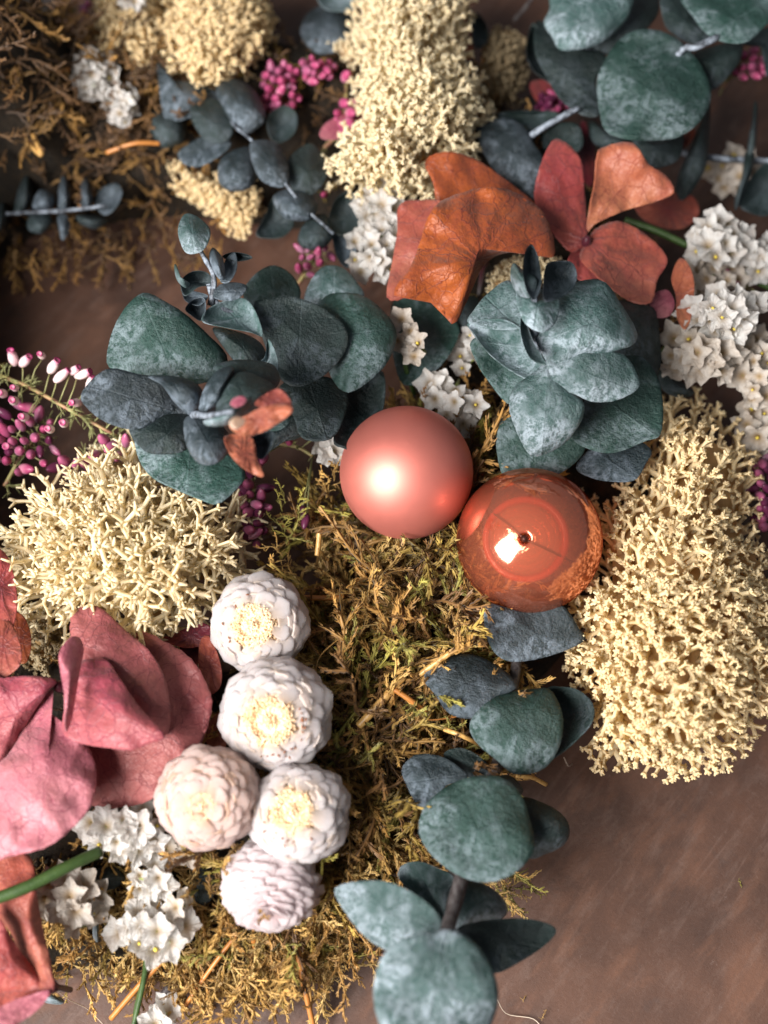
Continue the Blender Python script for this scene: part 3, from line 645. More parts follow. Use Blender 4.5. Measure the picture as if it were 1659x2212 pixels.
# left: tall tip towards the camera
bl = dict(base=(830, 690))
sprig('left eucalyptus sprig with its blurred tip and russet bud rising towards the viewer', (410, 900, 2.0), [
    ([(470, 480), (465, 400), (500, 290), (560, 200), (630, 158), (720, 200), (800, 250), (900, 340), (980, 430), (960, 520), (820, 560), (700, 560), (560, 530)], 4.8, EUC_T, dict(tx=-0.1, ty=0.3, dome=0.2, **bl)),
    ([(585, 770), (600, 880), (660, 960), (760, 1010), (880, 1060), (940, 1072), (1010, 1020), (1060, 940), (980, 850), (800, 790), (680, 780)], 4.3, EUC_T, dict(tx=0.1, ty=-0.3, dome=0.15, **bl)),
    ([(350, 600), (400, 530), (480, 485), (600, 510), (720, 530), (800, 600), (830, 690), (720, 700), (580, 750), (450, 715), (370, 650)], 5.3, EUC_B, dict(tx=-0.2, ty=0.25, dome=0.12, **bl)),
    ([(560, 740), (620, 840), (700, 858), (800, 840), (850, 760), (830, 690), (700, 660)], 5.1, EUC_D, dict(tx=-0.1, ty=-0.3, **bl)),
    ([(800, 700), (800, 800), (840, 880), (900, 905), (960, 880), (1000, 810), (960, 730), (880, 690)], 5.9, EUC_B, dict(tx=0.1, ty=-0.4, **bl)),
    ([(860, 700), (870, 600), (930, 500), (1010, 480), (990, 560), (960, 640), (900, 690)], 6.1, EUC_B, dict(tx=0.3, ty=0.2, **bl)),
    ([(700, 560), (640, 520), (760, 520), (860, 560), (880, 640), (830, 690), (760, 640)], 5.9, EUC_B, dict(tx=0.1, ty=0.4, **bl)),
    ([(930, 700), (960, 560), (1040, 500), (1120, 520), (1190, 570), (1150, 640), (1060, 690), (990, 720)], 6.3, EUC_D, dict(tx=0.1, base=(900, 700))),
    ([(920, 480), (1000, 450), (1090, 450), (1180, 470), (1210, 540), (1150, 590), (1040, 540), (960, 540)], 5.6, EUC_D, dict(base=(900, 640))),
    ([(1090, 780), (1180, 740), (1290, 690), (1310, 750), (1230, 800), (1140, 850)], 3.5, EUC_D, dict()),
    ([(880, 710), (940, 700), (1010, 660), (1060, 610), (1090, 620), (1060, 680), (980, 730), (900, 735)], 6.9, EUC_P, dict(base=(860, 710))),
    ([(1060, 800), (1110, 770), (1180, 760), (1170, 830), (1130, 880), (1090, 850)], 6.0, EUC_B, dict()),
    ],
    [([(820, 900, 2.0), (830, 780, 4.2), (835, 690, 5.6), (900, 690, 6.6), (1010, 670, 7.3)], (0.09, 0.035), ESTEM)], (0, 553), 0.5)
tip = thing('dried_bud', 'blurred russet and pale pink dried bud at the raised tip of the left eucalyptus sprig', 'flower bud', P(515, 890, 6.6))
for out, z, m in [([(990, 730), (1040, 775), (1110, 770), (1190, 730), (1265, 670), (1230, 640), (1140, 650), (1060, 690)], 7.2, HY_S),
                  ([(1100, 640), (1140, 600), (1210, 575), (1260, 640), (1220, 690), (1150, 660)], 7.1, HY_C),
                  ([(995, 640), (1015, 612), (1055, 608), (1062, 632), (1025, 655)], 7.4, HY_L),
                  ([(990, 722), (1015, 695), (1060, 705), (1050, 735), (1015, 748)], 7.45, BR_P),
                  ([(970, 780), (1060, 770), (1100, 800), (1110, 870), (1140, 950), (1090, 940), (1030, 900), (990, 850)], 6.4, HY_S)]:
    sheet('petal', [(x * .5, 553 + y * .5) for x, y in out], z, m, tip, crinkle=0.5, tx=random.uniform(-.4, .4), ty=random.uniform(-.4, .4), thick=0.05)
# centre left behind
sprig('dark green eucalyptus sprig with overlapping rounded leaves, upper left of the matt bauble', (690, 850, 2.0), [
    ([(1490, 590), (1440, 790), (1480, 830), (1540, 832), (1600, 740), (1659, 650), (1655, 500), (1560, 540)], 3.5, EUC_D, dict(base=(1440, 560))),
    ([(1210, 560), (1270, 700), (1310, 790), (1430, 790), (1490, 690), (1500, 590), (1400, 520)], 3.8, EUC_D, dict(base=(1320, 480))),
    ([(1150, 740), (1190, 800), (1300, 780), (1310, 690), (1220, 660)], 3.4, EUC_T, dict()),
    ([(1050, 160), (1100, 80), (1180, 40), (1260, 80), (1300, 160), (1260, 210), (1100, 230)], 3.5, EUC_T, dict(ty=0.3, base=(1200, 280))),
    ([(1320, 200), (1340, 110), (1400, 45), (1480, 50), (1540, 110), (1570, 180), (1440, 220)], 3.5, EUC_P, dict(ty=0.2, base=(1440, 260))),
    ([(1350, 260), (1400, 180), (1450, 160), (1550, 165), (1640, 220), (1712, 320), (1690, 430), (1620, 520), (1500, 590), (1420, 500)], 4.0, EUC_T, dict(tx=0.15, dome=0.18, base=(1400, 350))),
    ([(1095, 215), (1160, 185), (1250, 175), (1370, 210), (1480, 290), (1500, 390), (1420, 500), (1300, 565), (1210, 530), (1150, 400)], 4.3, EUC_D, dict(tx=-0.15, dome=0.15, base=(1290, 420))),
    ([(920, 310), (1040, 330), (1120, 370), (1150, 430), (1120, 480), (1050, 490), (970, 400)], 4.5, EUC_D, dict(base=(950, 240))),
    ([(875, 285), (895, 230), (980, 190), (1060, 185), (1110, 250), (1135, 345), (1080, 330), (970, 310)], 4.8, EUC_P, dict(ty=-0.2, base=(950, 190))),
    ([(800, 230), (830, 190), (880, 180), (890, 230), (870, 280), (830, 260)], 4.9, EUC_B, dict(base=(880, 180))),
    ([(1080, 480), (1140, 440), (1160, 360), (1200, 450), (1190, 560), (1150, 500)], 5.0, EUC_P, dict(tx=0.6))],
    [([(1350, 640, 2.0), (1290, 450, 3.6), (1120, 300, 4.2), (950, 220, 4.7), (900, 120, 5.0)], (0.1, 0.05), ESTEM)], (0, 553), 0.5)
sprig('small upright crumbly grey eucalyptus tip standing against the dark hollow', (478, 660, 4.6), [
    ([(385, 490), (400, 462), (430, 470), (455, 500), (440, 540), (405, 548), (388, 520)], 5.3, EUC_P, dict(base=(420, 550), crinkle=0.5)),
    ([(470, 600), (452, 560), (460, 535), (482, 560), (485, 600)], 5.3, EUC_B, dict(crinkle=0.4)),
    ([(475, 605), (488, 560), (508, 545), (512, 580), (495, 610)], 5.3, EUC_B, dict(crinkle=0.4)),
    ([(480, 555), (500, 545), (530, 548), (545, 558), (510, 565)], 5.2, EUC_D, dict(crinkle=0.4)),
    ([(395, 600), (420, 585), (450, 590), (462, 615), (430, 620), (400, 640), (390, 620)], 5.1, EUC_D, dict(crinkle=0.4)),
    ([(376, 575), (382, 573), (390, 600), (410, 612), (400, 622), (382, 605)], 5.2, EUC_T, dict()),
    ([(460, 640), (475, 615), (510, 610), (535, 620), (515, 645), (485, 650)], 5.0, EUC_B, dict(crinkle=0.4)),
    ([(400, 650), (395, 625), (425, 630), (450, 640), (430, 660)], 4.9, EUC_B, dict(crinkle=0.4))],
    [([(420, 520, 5.4), (440, 555, 5.3), (462, 600, 5.1), (455, 660, 4.8)], (0.035, 0.06), ESTEM)])
sprig('single dark teal eucalyptus leaf lying behind the white statice in the centre', (920, 740, 2.0), [
    ([(850, 650), (900, 645), (960, 670), (992, 710), (975, 760), (930, 810), (870, 830), (845, 740)], 2.7, EUC_T, dict(dome=0.15)),
    ([(985, 700), (1000, 650), (1030, 640), (1035, 690), (1010, 730)], 2.5, EUC_D, dict())])
# lower sprig, running down right
sprig('long eucalyptus sprig running from under the glass bauble down to the bottom edge', (1090, 1500, 1.5), [
    ([(1050, 1306), (1130, 1321), (1210, 1306), (1250, 1356), (1264, 1381), (1220, 1406), (1150, 1426), (1090, 1426), (1055, 1386)], 3.0, EUC_B, dict(dome=0.1, base=(1110, 1430))),
    ([(915, 1466), (940, 1431), (980, 1414), (1030, 1416), (1080, 1441), (1117, 1481), (1075, 1510), (1020, 1551), (970, 1541), (940, 1501)], 3.1, EUC_B, dict(dome=0.1, base=(1110, 1500))),
    ([(1180, 1490), (1210, 1483), (1250, 1491), (1281, 1521), (1280, 1560), (1250, 1596), (1210, 1630), (1150, 1660), (1160, 1560)], 2.8, EUC_D, dict(tx=0.3, base=(1070, 1660))),
    ([(1014, 1571), (1030, 1536), (1080, 1501), (1150, 1488), (1190, 1491), (1216, 1546), (1211, 1606), (1190, 1646), (1160, 1668), (1110, 1672), (1070, 1640), (1030, 1606)], 3.3, EUC_T, dict(dome=0.14, base=(1075, 1665))),
    ([(868, 1660), (900, 1630), (950, 1633), (990, 1655), (1010, 1680), (960, 1700), (930, 1750), (905, 1745), (880, 1700)], 2.95, EUC_B, dict(base=(1050, 1668))),
    ([(958, 1630), (990, 1615), (1030, 1630), (1062, 1665), (1020, 1680), (985, 1660)], 2.7, EUC_D, dict(base=(1065, 1668))),
    ([(1040, 1700), (1080, 1675), (1110, 1680), (1130, 1710), (1090, 1730)], 3.0, EUC_D, dict()),
    ([(1120, 1725), (1180, 1737), (1220, 1765), (1231, 1796), (1218, 1825), (1180, 1845), (1140, 1853), (1100, 1800)], 3.1, EUC_D, dict(tx=0.3, base=(1010, 1890))),
    ([(904, 1790), (914, 1748), (945, 1713), (995, 1684), (1055, 1674), (1100, 1688), (1130, 1724), (1145, 1770), (1155, 1824), (1140, 1860), (1100, 1893), (1050, 1907), (995, 1894), (945, 1860), (915, 1824)], 3.7, EUC_T, dict(dome=0.18, base=(1010, 1897))),
    ([(859, 1893), (870, 1868), (905, 1861), (945, 1874), (985, 1900), (975, 1960), (965, 2005), (920, 1960), (880, 1920)], 3.0, EUC_P, dict(tx=0.3, base=(975, 2010))),
    ([(985, 1900), (1030, 1904), (1070, 1924), (1095, 1955), (1088, 1982), (1030, 2000), (980, 2010), (962, 1960)], 3.1, EUC_P, dict(tx=-0.3, base=(970, 2010))),
    ([(984, 2009), (1030, 1991), (1110, 1983), (1170, 1990), (1202, 2009), (1180, 2040), (1130, 2074), (1070, 2103), (1030, 2080), (1000, 2050)], 3.5, EUC_D, dict(tx=-0.2, ty=0.4, base=(970, 2010))),
    ([(722, 1925), (745, 1908), (790, 1902), (840, 1905), (900, 1932), (945, 1972), (957, 2012), (900, 2040), (845, 2055), (790, 2025), (745, 1970)], 3.8, EUC_P, dict(tx=0.2, ty=0.1, dome=0.12, base=(965, 2015))),
    ([(808, 2120), (830, 2060), (880, 2025), (950, 2008), (1005, 2020), (1050, 2065), (1075, 2130), (1072, 2185), (1040, 2240), (950, 2280), (850, 2260), (812, 2190)], 4.4, EUC_P, dict(dome=0.2, base=(970, 2000)))],
    [([(1120, 1330, 2.0), (1115, 1440, 2.75), (1095, 1560, 2.8), (1070, 1665, 2.9), (1020, 1780, 3.1), (1000, 1880, 3.4), (985, 1940, 3.7), (965, 2015, 4.1)], (0.09, 0.12), ESTEMD),
     ([(1000, 1885, 3.6), (990, 1920, 3.75), (980, 1960, 3.9), (968, 2012, 4.25)], 0.105, ESTEMD)])
# upper right, large leaves
sprig('large-leaved eucalyptus sprig filling the top right corner with round grey-green leaves', (1230, 200, 1.5), [
    ([(640, 100), (612, 220), (640, 300), (700, 350), (780, 400), (700, 260), (690, 160)], 2.9, EUC_D, dict()),
    ([(660, 90), (650, 220), (700, 330), (760, 430), (860, 500), (935, 490), (915, 350), (960, 240), (800, 200), (730, 130)], 3.2, EUC_D, dict(tx=0.1)),
    ([(1060, -40), (1170, -30), (1190, 40), (1150, 110), (1060, 190), (950, 240), (860, 230), (900, 100)], 3.2, EUC_D, dict()),
    ([(1200, -40), (1205, 80), (1240, 140), (1330, 190), (1420, 170), (1370, 80), (1330, -20)], 3.5, EUC_D, dict(base=(1280, 180))),
    ([(1330, 240), (1420, 200), (1540, 180), (1540, 260), (1470, 350), (1410, 390), (1360, 330)], 3.3, EUC_D, dict(base=(1300, 200))),
    ([(1500, 190), (1600, 140), (1680, 120), (1700, 240), (1650, 330), (1640, 200)], 3.0, EUC_D, dict()),
    ([(690, 100), (715, 40), (740, -60), (1050, -60), (1072, 30), (1020, 120), (930, 190), (840, 215), (760, 215), (725, 160)], 4.1, EUC_P, dict(ty=0.1, dome=0.15, base=(950, 250))),
    ([(1300, -40), (1340, 80), (1400, 150), (1480, 185), (1570, 180), (1640, 120), (1710, 50), (1720, -60)], 4.2, EUC_T, dict(tx=0.1, dome=0.15, base=(1660, 0))),
    ([(920, 350), (960, 250), (1030, 160), (1130, 125), (1250, 155), (1340, 240), (1400, 340), (1412, 430), (1370, 520), (1280, 590), (1180, 607), (1060, 605), (960, 570), (930, 480)], 3.9, EUC_T, dict(ty=0.1, dome=0.2, base=(1290, 200))),
    ([(1080, 590), (1200, 595), (1290, 580), (1270, 690), (1160, 725), (1090, 660)], 2.7, EUC_D, dict()),
    ([(890, 520), (960, 550), (1060, 600), (1060, 630), (960, 645), (895, 605)], 2.7, EUC_D, dict())],
    [([(1010, 640, 2.0), (1150, 420, 3.0), (1280, 225, 4.0), (1345, 205, 4.2), (1440, 160, 4.3)], (0.08, 0.07), ESTEM),
     ([(560, 90, 1.6), (620, 20, 1.9), (660, -60, 2.1)], 0.05, ESTEMD),
     ([(860, 190, 3.4), (905, 240, 3.2), (960, 330, 2.8)], 0.05, ESTEM)], (829.5, 0), 0.5)
sprig('dark blue-black eucalyptus leaves just behind the tips of the orange and red petals', (1130, 260, 1.5), [
    ([(490, 495), (560, 480), (640, 478), (750, 485), (730, 540), (640, 580), (560, 540)], 2.9, EUC_D, dict(base=(640, 580))),
    ([(690, 640), (690, 580), (760, 530), (840, 540), (862, 620), (820, 665), (740, 680)], 2.9, EUC_D, dict(base=(640, 590))),
    ([(400, 570), (440, 530), (520, 505), (600, 540), (640, 610), (690, 690), (680, 800), (650, 870), (540, 800), (450, 700)], 3.1, EUC_B, dict(base=(640, 590), tx=0.1))],
    [([(840, 465, 3.6), (740, 520, 3.4), (650, 575, 3.2), (560, 640, 2.4)], (0.06, 0.08), ESTEM)], (829.5, 0), 0.5)
sprig('thin eucalyptus sprig with edge-on leaves at the right edge, over the bare table', (1560, 345, 1.0), [
    ([(1410, 425), (1405, 600), (1385, 740), (1300, 862), (1262, 835), (1270, 760), (1320, 640), (1370, 520)], 2.4, EUC_D, dict(tx=0.5)),
    ([(1600, 440), (1615, 460), (1612, 560), (1600, 650), (1570, 670), (1575, 600), (1590, 520)], 2.2, EUC_D, dict(tx=0.6)),
    ([(1560, 660), (1600, 660), (1590, 740), (1550, 840), (1520, 910), (1515, 860), (1545, 760)], 2.2, EUC_D, dict(tx=0.6)),
    ([(1530, 880), (1570, 790), (1640, 710), (1720, 680), (1740, 860), (1660, 930), (1590, 925)], 2.0, EUC_D, dict())],
    [([(1200, 640, 1.8), (1400, 680, 2.0), (1560, 690, 2.0), (1720, 700, 2.1)], 0.07, ESTEM)], (829.5, 0), 0.5)
# upper left, dark
bq = dict()
sprig('dusty blue-black eucalyptus sprig between the two upper lichen clumps, drooping to the hollow', (500, 260, 1.5), [
    ([(680, 270), (740, 340), (850, 360), (940, 400), (930, 460), (820, 510), (720, 520), (690, 400)], 2.5, EUC_B, bq),
    ([(640, 500), (700, 460), (800, 500), (800, 600), (710, 640), (650, 570)], 2.4, EUC_D, bq),
    ([(940, 360), (1000, 335), (1080, 370), (1130, 440), (1145, 520), (1060, 580), (980, 520), (940, 430)], 3.0, EUC_B, dict(base=(1050, 570))),
    ([(820, 470), (930, 430), (1010, 520), (980, 610), (880, 600)], 2.7, EUC_D, bq),
    ([(770, 660), (850, 600), (910, 570), (985, 590), (990, 640), (900, 705), (840, 722), (790, 705)], 2.7, EUC_B, dict(base=(1000, 590))),
    ([(1160, 500), (1230, 455), (1285, 500), (1270, 580), (1200, 620), (1160, 580)], 2.8, EUC_D, bq),
    ([(940, 745), (960, 680), (1030, 640), (1100, 640), (1130, 720), (1080, 812), (1000, 827), (950, 795)], 2.9, EUC_B, dict(base=(1130, 660))),
    ([(1080, 620), (1200, 620), (1250, 740), (1220, 810), (1120, 770)], 3.2, EUC_B, dict(base=(1080, 600))),
    ([(1250, 680), (1340, 618), (1400, 680), (1415, 760), (1350, 840), (1270, 830), (1240, 740)], 2.8, EUC_D, dict(base=(1240, 800))),
    ([(1180, 850), (1280, 810), (1370, 870), (1340, 950), (1230, 940)], 3.0, EUC_B, dict(base=(1250, 830))),
    ([(1105, 1010), (1145, 930), (1190, 850), (1270, 950), (1230, 1020), (1150, 1032)], 2.5, EUC_D, bq),
    ([(1420, 940), (1450, 860), (1510, 825), (1570, 890), (1560, 980), (1480, 1020), (1430, 990)], 2.7, EUC_D, bq),
    ([(1290, 1010), (1340, 940), (1410, 930), (1440, 1020), (1380, 1080), (1300, 1065)], 2.8, EUC_D, bq),
    ([(1440, 1010), (1500, 1010), (1540, 1090), (1500, 1160), (1450, 1100)], 2.5, EUC_B, bq)],
    [([(900, 400, 1.8), (1000, 530, 2.9), (1080, 600, 3.2), (1180, 700, 3.3), (1230, 790, 3.2), (1320, 900, 3.1), (1440, 1010, 2.9)], (0.03, 0.035), ESTEM)], (0, 0), 0.5)
sprig('blurred dark eucalyptus sprig with short side leaves lying along the edge of the dark hollow', (110, 455, 0.8), [
    ([(60, 920), (95, 760), (130, 740), (140, 850), (110, 920)], 1.5, EUC_D, bq), ([(250, 900), (260, 770), (290, 760), (305, 850), (290, 910)], 1.6, EUC_B, bq),
    ([(350, 890), (350, 790), (380, 770), (400, 840), (390, 890)], 1.6, EUC_B, bq), ([(410, 880), (430, 820), (500, 790), (530, 830), (500, 900), (450, 930)], 1.7, EUC_B, bq),
    ([(130, 930), (200, 920), (230, 960), (180, 1010), (120, 990)], 1.4, EUC_D, bq), ([(250, 930), (290, 930), (300, 990), (270, 1040), (255, 990)], 1.5, EUC_B, bq),
    ([(-20, 900), (20, 860), (30, 940), (0, 1000), (-30, 960)], 1.4, EUC_D, bq), ([(140, 900), (170, 820), (230, 840), (220, 900)], 1.7, EUC_B, bq),
    ([(330, 930), (400, 930), (470, 950), (420, 990), (350, 970)], 1.4, EUC_D, bq)],
    [([(-60, 930, 1.3), (100, 920, 1.5), (280, 910, 1.6), (450, 890, 1.8)], 0.045, ESTEM)], (0, 0), 0.5)
sprig('two plain dark eucalyptus leaves at the top edge behind the tall lichen clump', (710, 60, 1.0), [
    ([(1300, 110), (1350, 40), (1450, 20), (1530, 80), (1550, 170), (1450, 225), (1370, 230), (1310, 175)], 2.2, EUC_B, bq),
    ([(1370, -60), (1520, -60), (1560, 20), (1480, 50), (1390, 30)], 2.6, EUC_P, bq)], (), (0, 0), 0.5)
sprig('near-black eucalyptus leaf showing beside the small red petal at the top centre', (1020, 50, 1.2), [
    ([(360, 60), (400, 55), (440, 100), (450, 170), (400, 210), (370, 150)], 2.3, EUC_D, bq)], (), (829.5, 0), 0.5)
sprig('dark leaf scraps lying under the statice at the bottom left', (430, 1880, 1.5), [
    ([(420, 1830), (460, 1860), (470, 1920), (430, 1960), (410, 1900)], 1.9, EUC_D, bq), ([(190, 1890), (240, 1870), (270, 1900), (220, 1930)], 2.0, EUC_D, bq),
    ([(200, 2020), (205, 1960), (213, 2000), (212, 2035)], 1.9, EUC_P, bq), ([(85, 2150), (110, 2140), (138, 2160), (130, 2170), (95, 2165)], 1.0, EUC_P, bq)])
sprig('sliver of dark eucalyptus leaf behind the right rosette, above the big lichen', (1450, 830, 1.5), [
    ([(1425, 790), (1480, 830), (1500, 850), (1470, 860), (1430, 840)], 2.6, EUC_D, bq)])

# ------------------------------------------------------------------ hydrangea
def hyd(label, loc, petals, name='hydrangea_flower', centre=None):
    root = thing(name, label, 'hydrangea', P(*loc), 'dried hydrangea florets on the wreath')
    for out, z, m, opt in petals:
        o = dict(crinkle=0.34, ragged=0.012, n=64, rings=12, thick=0.014, wrinkle=1.3); o.update(opt)
        sheet('petal', out, z, m, root, **o)
    if centre:
        p = P(*centre); v = []; f = []
        vv, ff = tube_geo([p + Vector((0, 0, -1.2)), p + Vector((0, 0, -0.3)), p, p + Vector((0, 0, 0.12))], [0.05, 0.06, 0.11, 0.04], 8); part('centre', vv, ff, HY_M, root, p)
    return root
hyd('big orange hydrangea floret with fan-shaped veined petals at the upper centre', (1040, 560, 2.0), [
    ([(918, 358), (930, 336), (975, 328), (1030, 345), (1085, 382), (1150, 433), (1180, 470), (1120, 470), (1050, 460), (990, 460), (950, 470), (935, 395)], 3.6, HY_O, dict(tx=-0.2, ty=0.4, base=(1040, 555), dome=0.1)),
    ([(858, 455), (872, 436), (900, 432), (960, 438), (960, 500), (930, 580), (880, 640), (836, 642), (848, 560), (858, 500)], 3.9, HY_C, dict(tx=0.3, ty=0.1, base=(1040, 555), dome=0.1)),
    ([(945, 440), (985, 420), (1050, 404), (1105, 412), (1155, 440), (1180, 470), (1195, 515), (1196, 555), (1155, 550), (1112, 545), (1072, 553), (1042, 578), (1024, 615), (1004, 660), (978, 700), (930, 655), (850, 636), (885, 580), (908, 520), (922, 475)], 4.3, HY_O, dict(tx=-0.2, ty=0.2, base=(1038, 562), dome=0.55, crinkle=0.28, edge=0.1))], centre=(1045, 562, 3.5))
hyd('four-petalled red and salmon hydrangea floret right of the orange one', (1265, 520, 2.0), [
    ([(1262, 535), (1235, 545), (1225, 580), (1260, 610), (1310, 620), (1340, 590), (1300, 545)], 3.1, HY_R, dict(base=(1265, 520))),
    ([(1154, 430), (1168, 355), (1195, 303), (1225, 310), (1255, 345), (1262, 400), (1269, 490), (1262, 530), (1235, 545), (1210, 525), (1185, 490)], 3.5, HY_R, dict(base=(1267, 520), tx=-0.1, ty=0.2)),
    ([(1268, 500), (1272, 450), (1282, 400), (1288, 340), (1302, 318), (1365, 308), (1402, 355), (1440, 380), (1456, 415), (1420, 435), (1350, 455), (1290, 482)], 3.8, HY_S, dict(base=(1267, 520), tx=0.1, ty=0.3, crinkle=0.5)),
    ([(1268, 520), (1290, 492), (1340, 478), (1400, 510), (1442, 560), (1420, 605), (1408, 652), (1370, 655), (1330, 632), (1280, 590), (1252, 555)], 3.5, HY_C, dict(base=(1267, 520), tx=0.1, ty=-0.2)),
    ], centre=(1267, 520, 3.5))
hyd('small hydrangea floret with one magenta and one orange petal, among the right statice', (1450, 650, 2.0), [
    ([(1405, 642), (1440, 626), (1458, 655), (1445, 683), (1412, 683)], 3.3, HY_L, dict(base=(1460, 640))),
    ([(1468, 558), (1490, 575), (1500, 620), (1492, 690), (1478, 712), (1462, 685), (1460, 640), (1450, 600)], 3.5, HY_S, dict(base=(1458, 645), tx=0.4))])
hyd('blurred coral hydrangea petal low behind the salmon petal tip at the right', (1440, 450, 1.0), [
    ([(1370, 440), (1420, 415), (1490, 420), (1510, 460), (1470, 495), (1400, 480)], 1.8, HY_C, dict())])
hyd('small bright orange petal under the large round eucalyptus leaf', (1480, 300, 1.5), [
    ([(1462, 300), (1480, 282), (1502, 282), (1490, 310), (1465, 325)], 2.4, HY_O, dict())])
hyd('little red and coral petals glimpsed beside the tall lichen at the top', (1000, 80, 1.5), [
    ([(950, 40), (975, 30), (1000, 55), (1000, 100), (975, 90)], 2.4, HY_C, dict()), ([(1000, 25), (1015, 60), (1022, 110), (1008, 130), (996, 90), (990, 45)], 2.6, HY_O, dict())])
hyd('red petals in shadow under the top right eucalyptus leaves', (1190, 210, 1.5), [
    ([(1145, 180), (1180, 175), (1225, 210), (1240, 240), (1200, 245), (1160, 220)], 2.1, HY_R, dict()), ([(1260, 260), (1285, 320), (1280, 400), (1255, 380), (1250, 300)], 2.0, HY_M, dict())])
hyd('pink hydrangea petals left of the tall lichen clump', (730, 270, 1.5), [
    ([(690, 290), (705, 265), (740, 250), (760, 262), (745, 295), (705, 302)], 2.6, HY_L, dict()), ([(740, 250), (765, 230), (785, 245), (770, 290), (745, 290)], 2.6, HY_P, dict())])
hyd('largest pink hydrangea flower at the left edge with veined overlapping petals', (120, 1480, 2.0), [
    ([(290, 1368), (360, 1388), (415, 1425), (450, 1485), (458, 1530), (438, 1600), (402, 1652), (375, 1692), (330, 1725), (285, 1741), (200, 1742), (205, 1680), (180, 1600), (210, 1480)], 3.3, HY_D, dict(base=(130, 1490), tx=0.1, ty=0.05, dome=0.2, crinkle=0.25)),
    ([(155, 1325), (190, 1309), (222, 1316), (270, 1360), (322, 1405), (352, 1452), (366, 1510), (362, 1585), (300, 1600), (200, 1560), (140, 1480), (150, 1390)], 3.8, HY_D, dict(base=(130, 1490), tx=0.1, ty=0.1, dome=0.25, crinkle=0.2)),
    ([(-40, 1475), (10, 1464), (70, 1460), (122, 1470), (100, 1500), (60, 1560), (20, 1640), (-40, 1720)], 3.8, HY_P, dict(base=(128, 1480), ty=0.3, dome=0.2)),
    ([(115, 1488), (62, 1545), (25, 1620), (-40, 1700), (-40, 1852), (30, 1848), (100, 1830), (150, 1795), (195, 1745), (208, 1690), (203, 1640), (175, 1591), (130, 1556), (104, 1530)], 3.9, HY_L, dict(base=(122, 1480), tx=0.1, ty=-0.15, dome=0.3, crinkle=0.35)),
    ([(142, 1470), (170, 1430), (200, 1425), (230, 1425), (260, 1465), (300, 1525), (357, 1588), (325, 1606), (280, 1621), (235, 1616), (175, 1606), (135, 1581), (140, 1520)], 4.3, HY_P, dict(base=(125, 1470), tx=0.2, ty=-0.1, dome=0.2, crinkle=0.25)),
    ([(128, 1410), (150, 1378), (172, 1378), (181, 1405), (172, 1455), (155, 1555), (140, 1578), (138, 1500), (130, 1450)], 4.6, HY_L, dict(base=(128, 1480), tx=-0.9, dome=0.1, crinkle=0.4))], centre=(128, 1482, 3.7))
hyd('coral petals at the left edge beside the airy lichen clump', (10, 1330, 2.0), [
    ([(-40, 1175), (0, 1185), (24, 1220), (38, 1300), (20, 1370), (-40, 1380)], 3.7, HY_R, dict(tx=-0.3)),
    ([(-40, 1330), (10, 1335), (35, 1365), (48, 1420), (25, 1455), (-40, 1480)], 3.8, HY_C, dict(ty=-0.2)),
    ([(20, 1330), (50, 1330), (68, 1380), (58, 1430), (30, 1420)], 3.0, HY_O, dict())])
hyd('folded coral hydrangea flower in the bottom left corner', (100, 2130, 1.0), [
    ([(-40, 1850), (10, 1820), (60, 1845), (75, 1880), (80, 1930), (92, 2000), (106, 2060), (118, 2130), (100, 2145), (60, 2110), (20, 2010), (-40, 1960)], 3.1, HY_C, dict(base=(112, 2135), tx=0.35, dome=0.25)),
    ([(-40, 1965), (0, 1985), (40, 2050), (105, 2135), (60, 2155), (-40, 2165)], 3.3, HY_R, dict(base=(112, 2135), ty=0.3, dome=0.15)),
    ([(-40, 2205), (10, 2170), (60, 2150), (108, 2140), (88, 2175), (45, 2208), (-10, 2240)], 3.5, HY_L, dict(base=(112, 2135), ty=-0.4))], centre=(112, 2132, 2.8))
hyd('dark magenta shrivelled petals between the lichen and the top white flower', (420, 1400, 2.0), [
    ([(350, 1382), (390, 1362), (440, 1346), (460, 1368), (440, 1392), (400, 1400)], 2.9, HY_M, dict(crinkle=0.7)),
    ([(432, 1385), (455, 1378), (478, 1440), (475, 1485), (448, 1500), (430, 1455)], 3.0, HY_C, dict(crinkle=0.5)),
    ([(390, 1395), (430, 1395), (425, 1440), (400, 1430)], 2.7, HY_M, dict()),
    ([(452, 1560), (480, 1540), (490, 1600), (470, 1640), (445, 1600)], 2.5, HY_S, dict())])

# ------------------------------------------------------------------ strawflowers
def bract_mesh(name, mat, L, W, cup, seed):
    rs = random.Random(seed); v = []; f = []; uv = []; nu, nv = 9, 6
    for i in range(nu + 1):
        t_ = i / nu; hw = W * 0.5 * (0.45 + 0.75 * math.sin(math.pi * min(1, t_ * 0.93) ** 1.4) ** 0.8) * (1 if t_ < 0.8 else math.sqrt(max(0.02, 1 - ((t_ - 0.8) / 0.2) ** 2)))
        for j in range(nv + 1):
            q = j / nv * 2 - 1
            jag = 0.045 * L * rs.uniform(-1, 1) if i >= nu - 1 else 0
            v.append((q * hw, t_ * L + jag, cup * (t_ * t_) * L * 0.6 - q * q * hw * 0.20)); uv.append((t_, q))
    for i in range(nu):
        for j in range(nv): a = i * (nv + 1) + j; f.append((a, a + 1, a + nv + 2, a + nv + 1))
    N = len(v); v2 = v + [(p[0], p[1], p[2] - 0.007) for p in v]; f2 = f + [tuple(N + k for k in reversed(q)) for q in f]
    rim = [j for j in range(nv + 1)] + [i * (nv + 1) + nv for i in range(1, nu + 1)] + [nu * (nv + 1) + j for j in range(nv - 1, -1, -1)] + [i * (nv + 1) for i in range(nu - 1, 0, -1)]
    for k in range(len(rim)): a, b = rim[k], rim[(k + 1) % len(rim)]; f2.append((b, a, N + a, N + b))
    return mesh(name, v2, f2, mat, uv + uv)
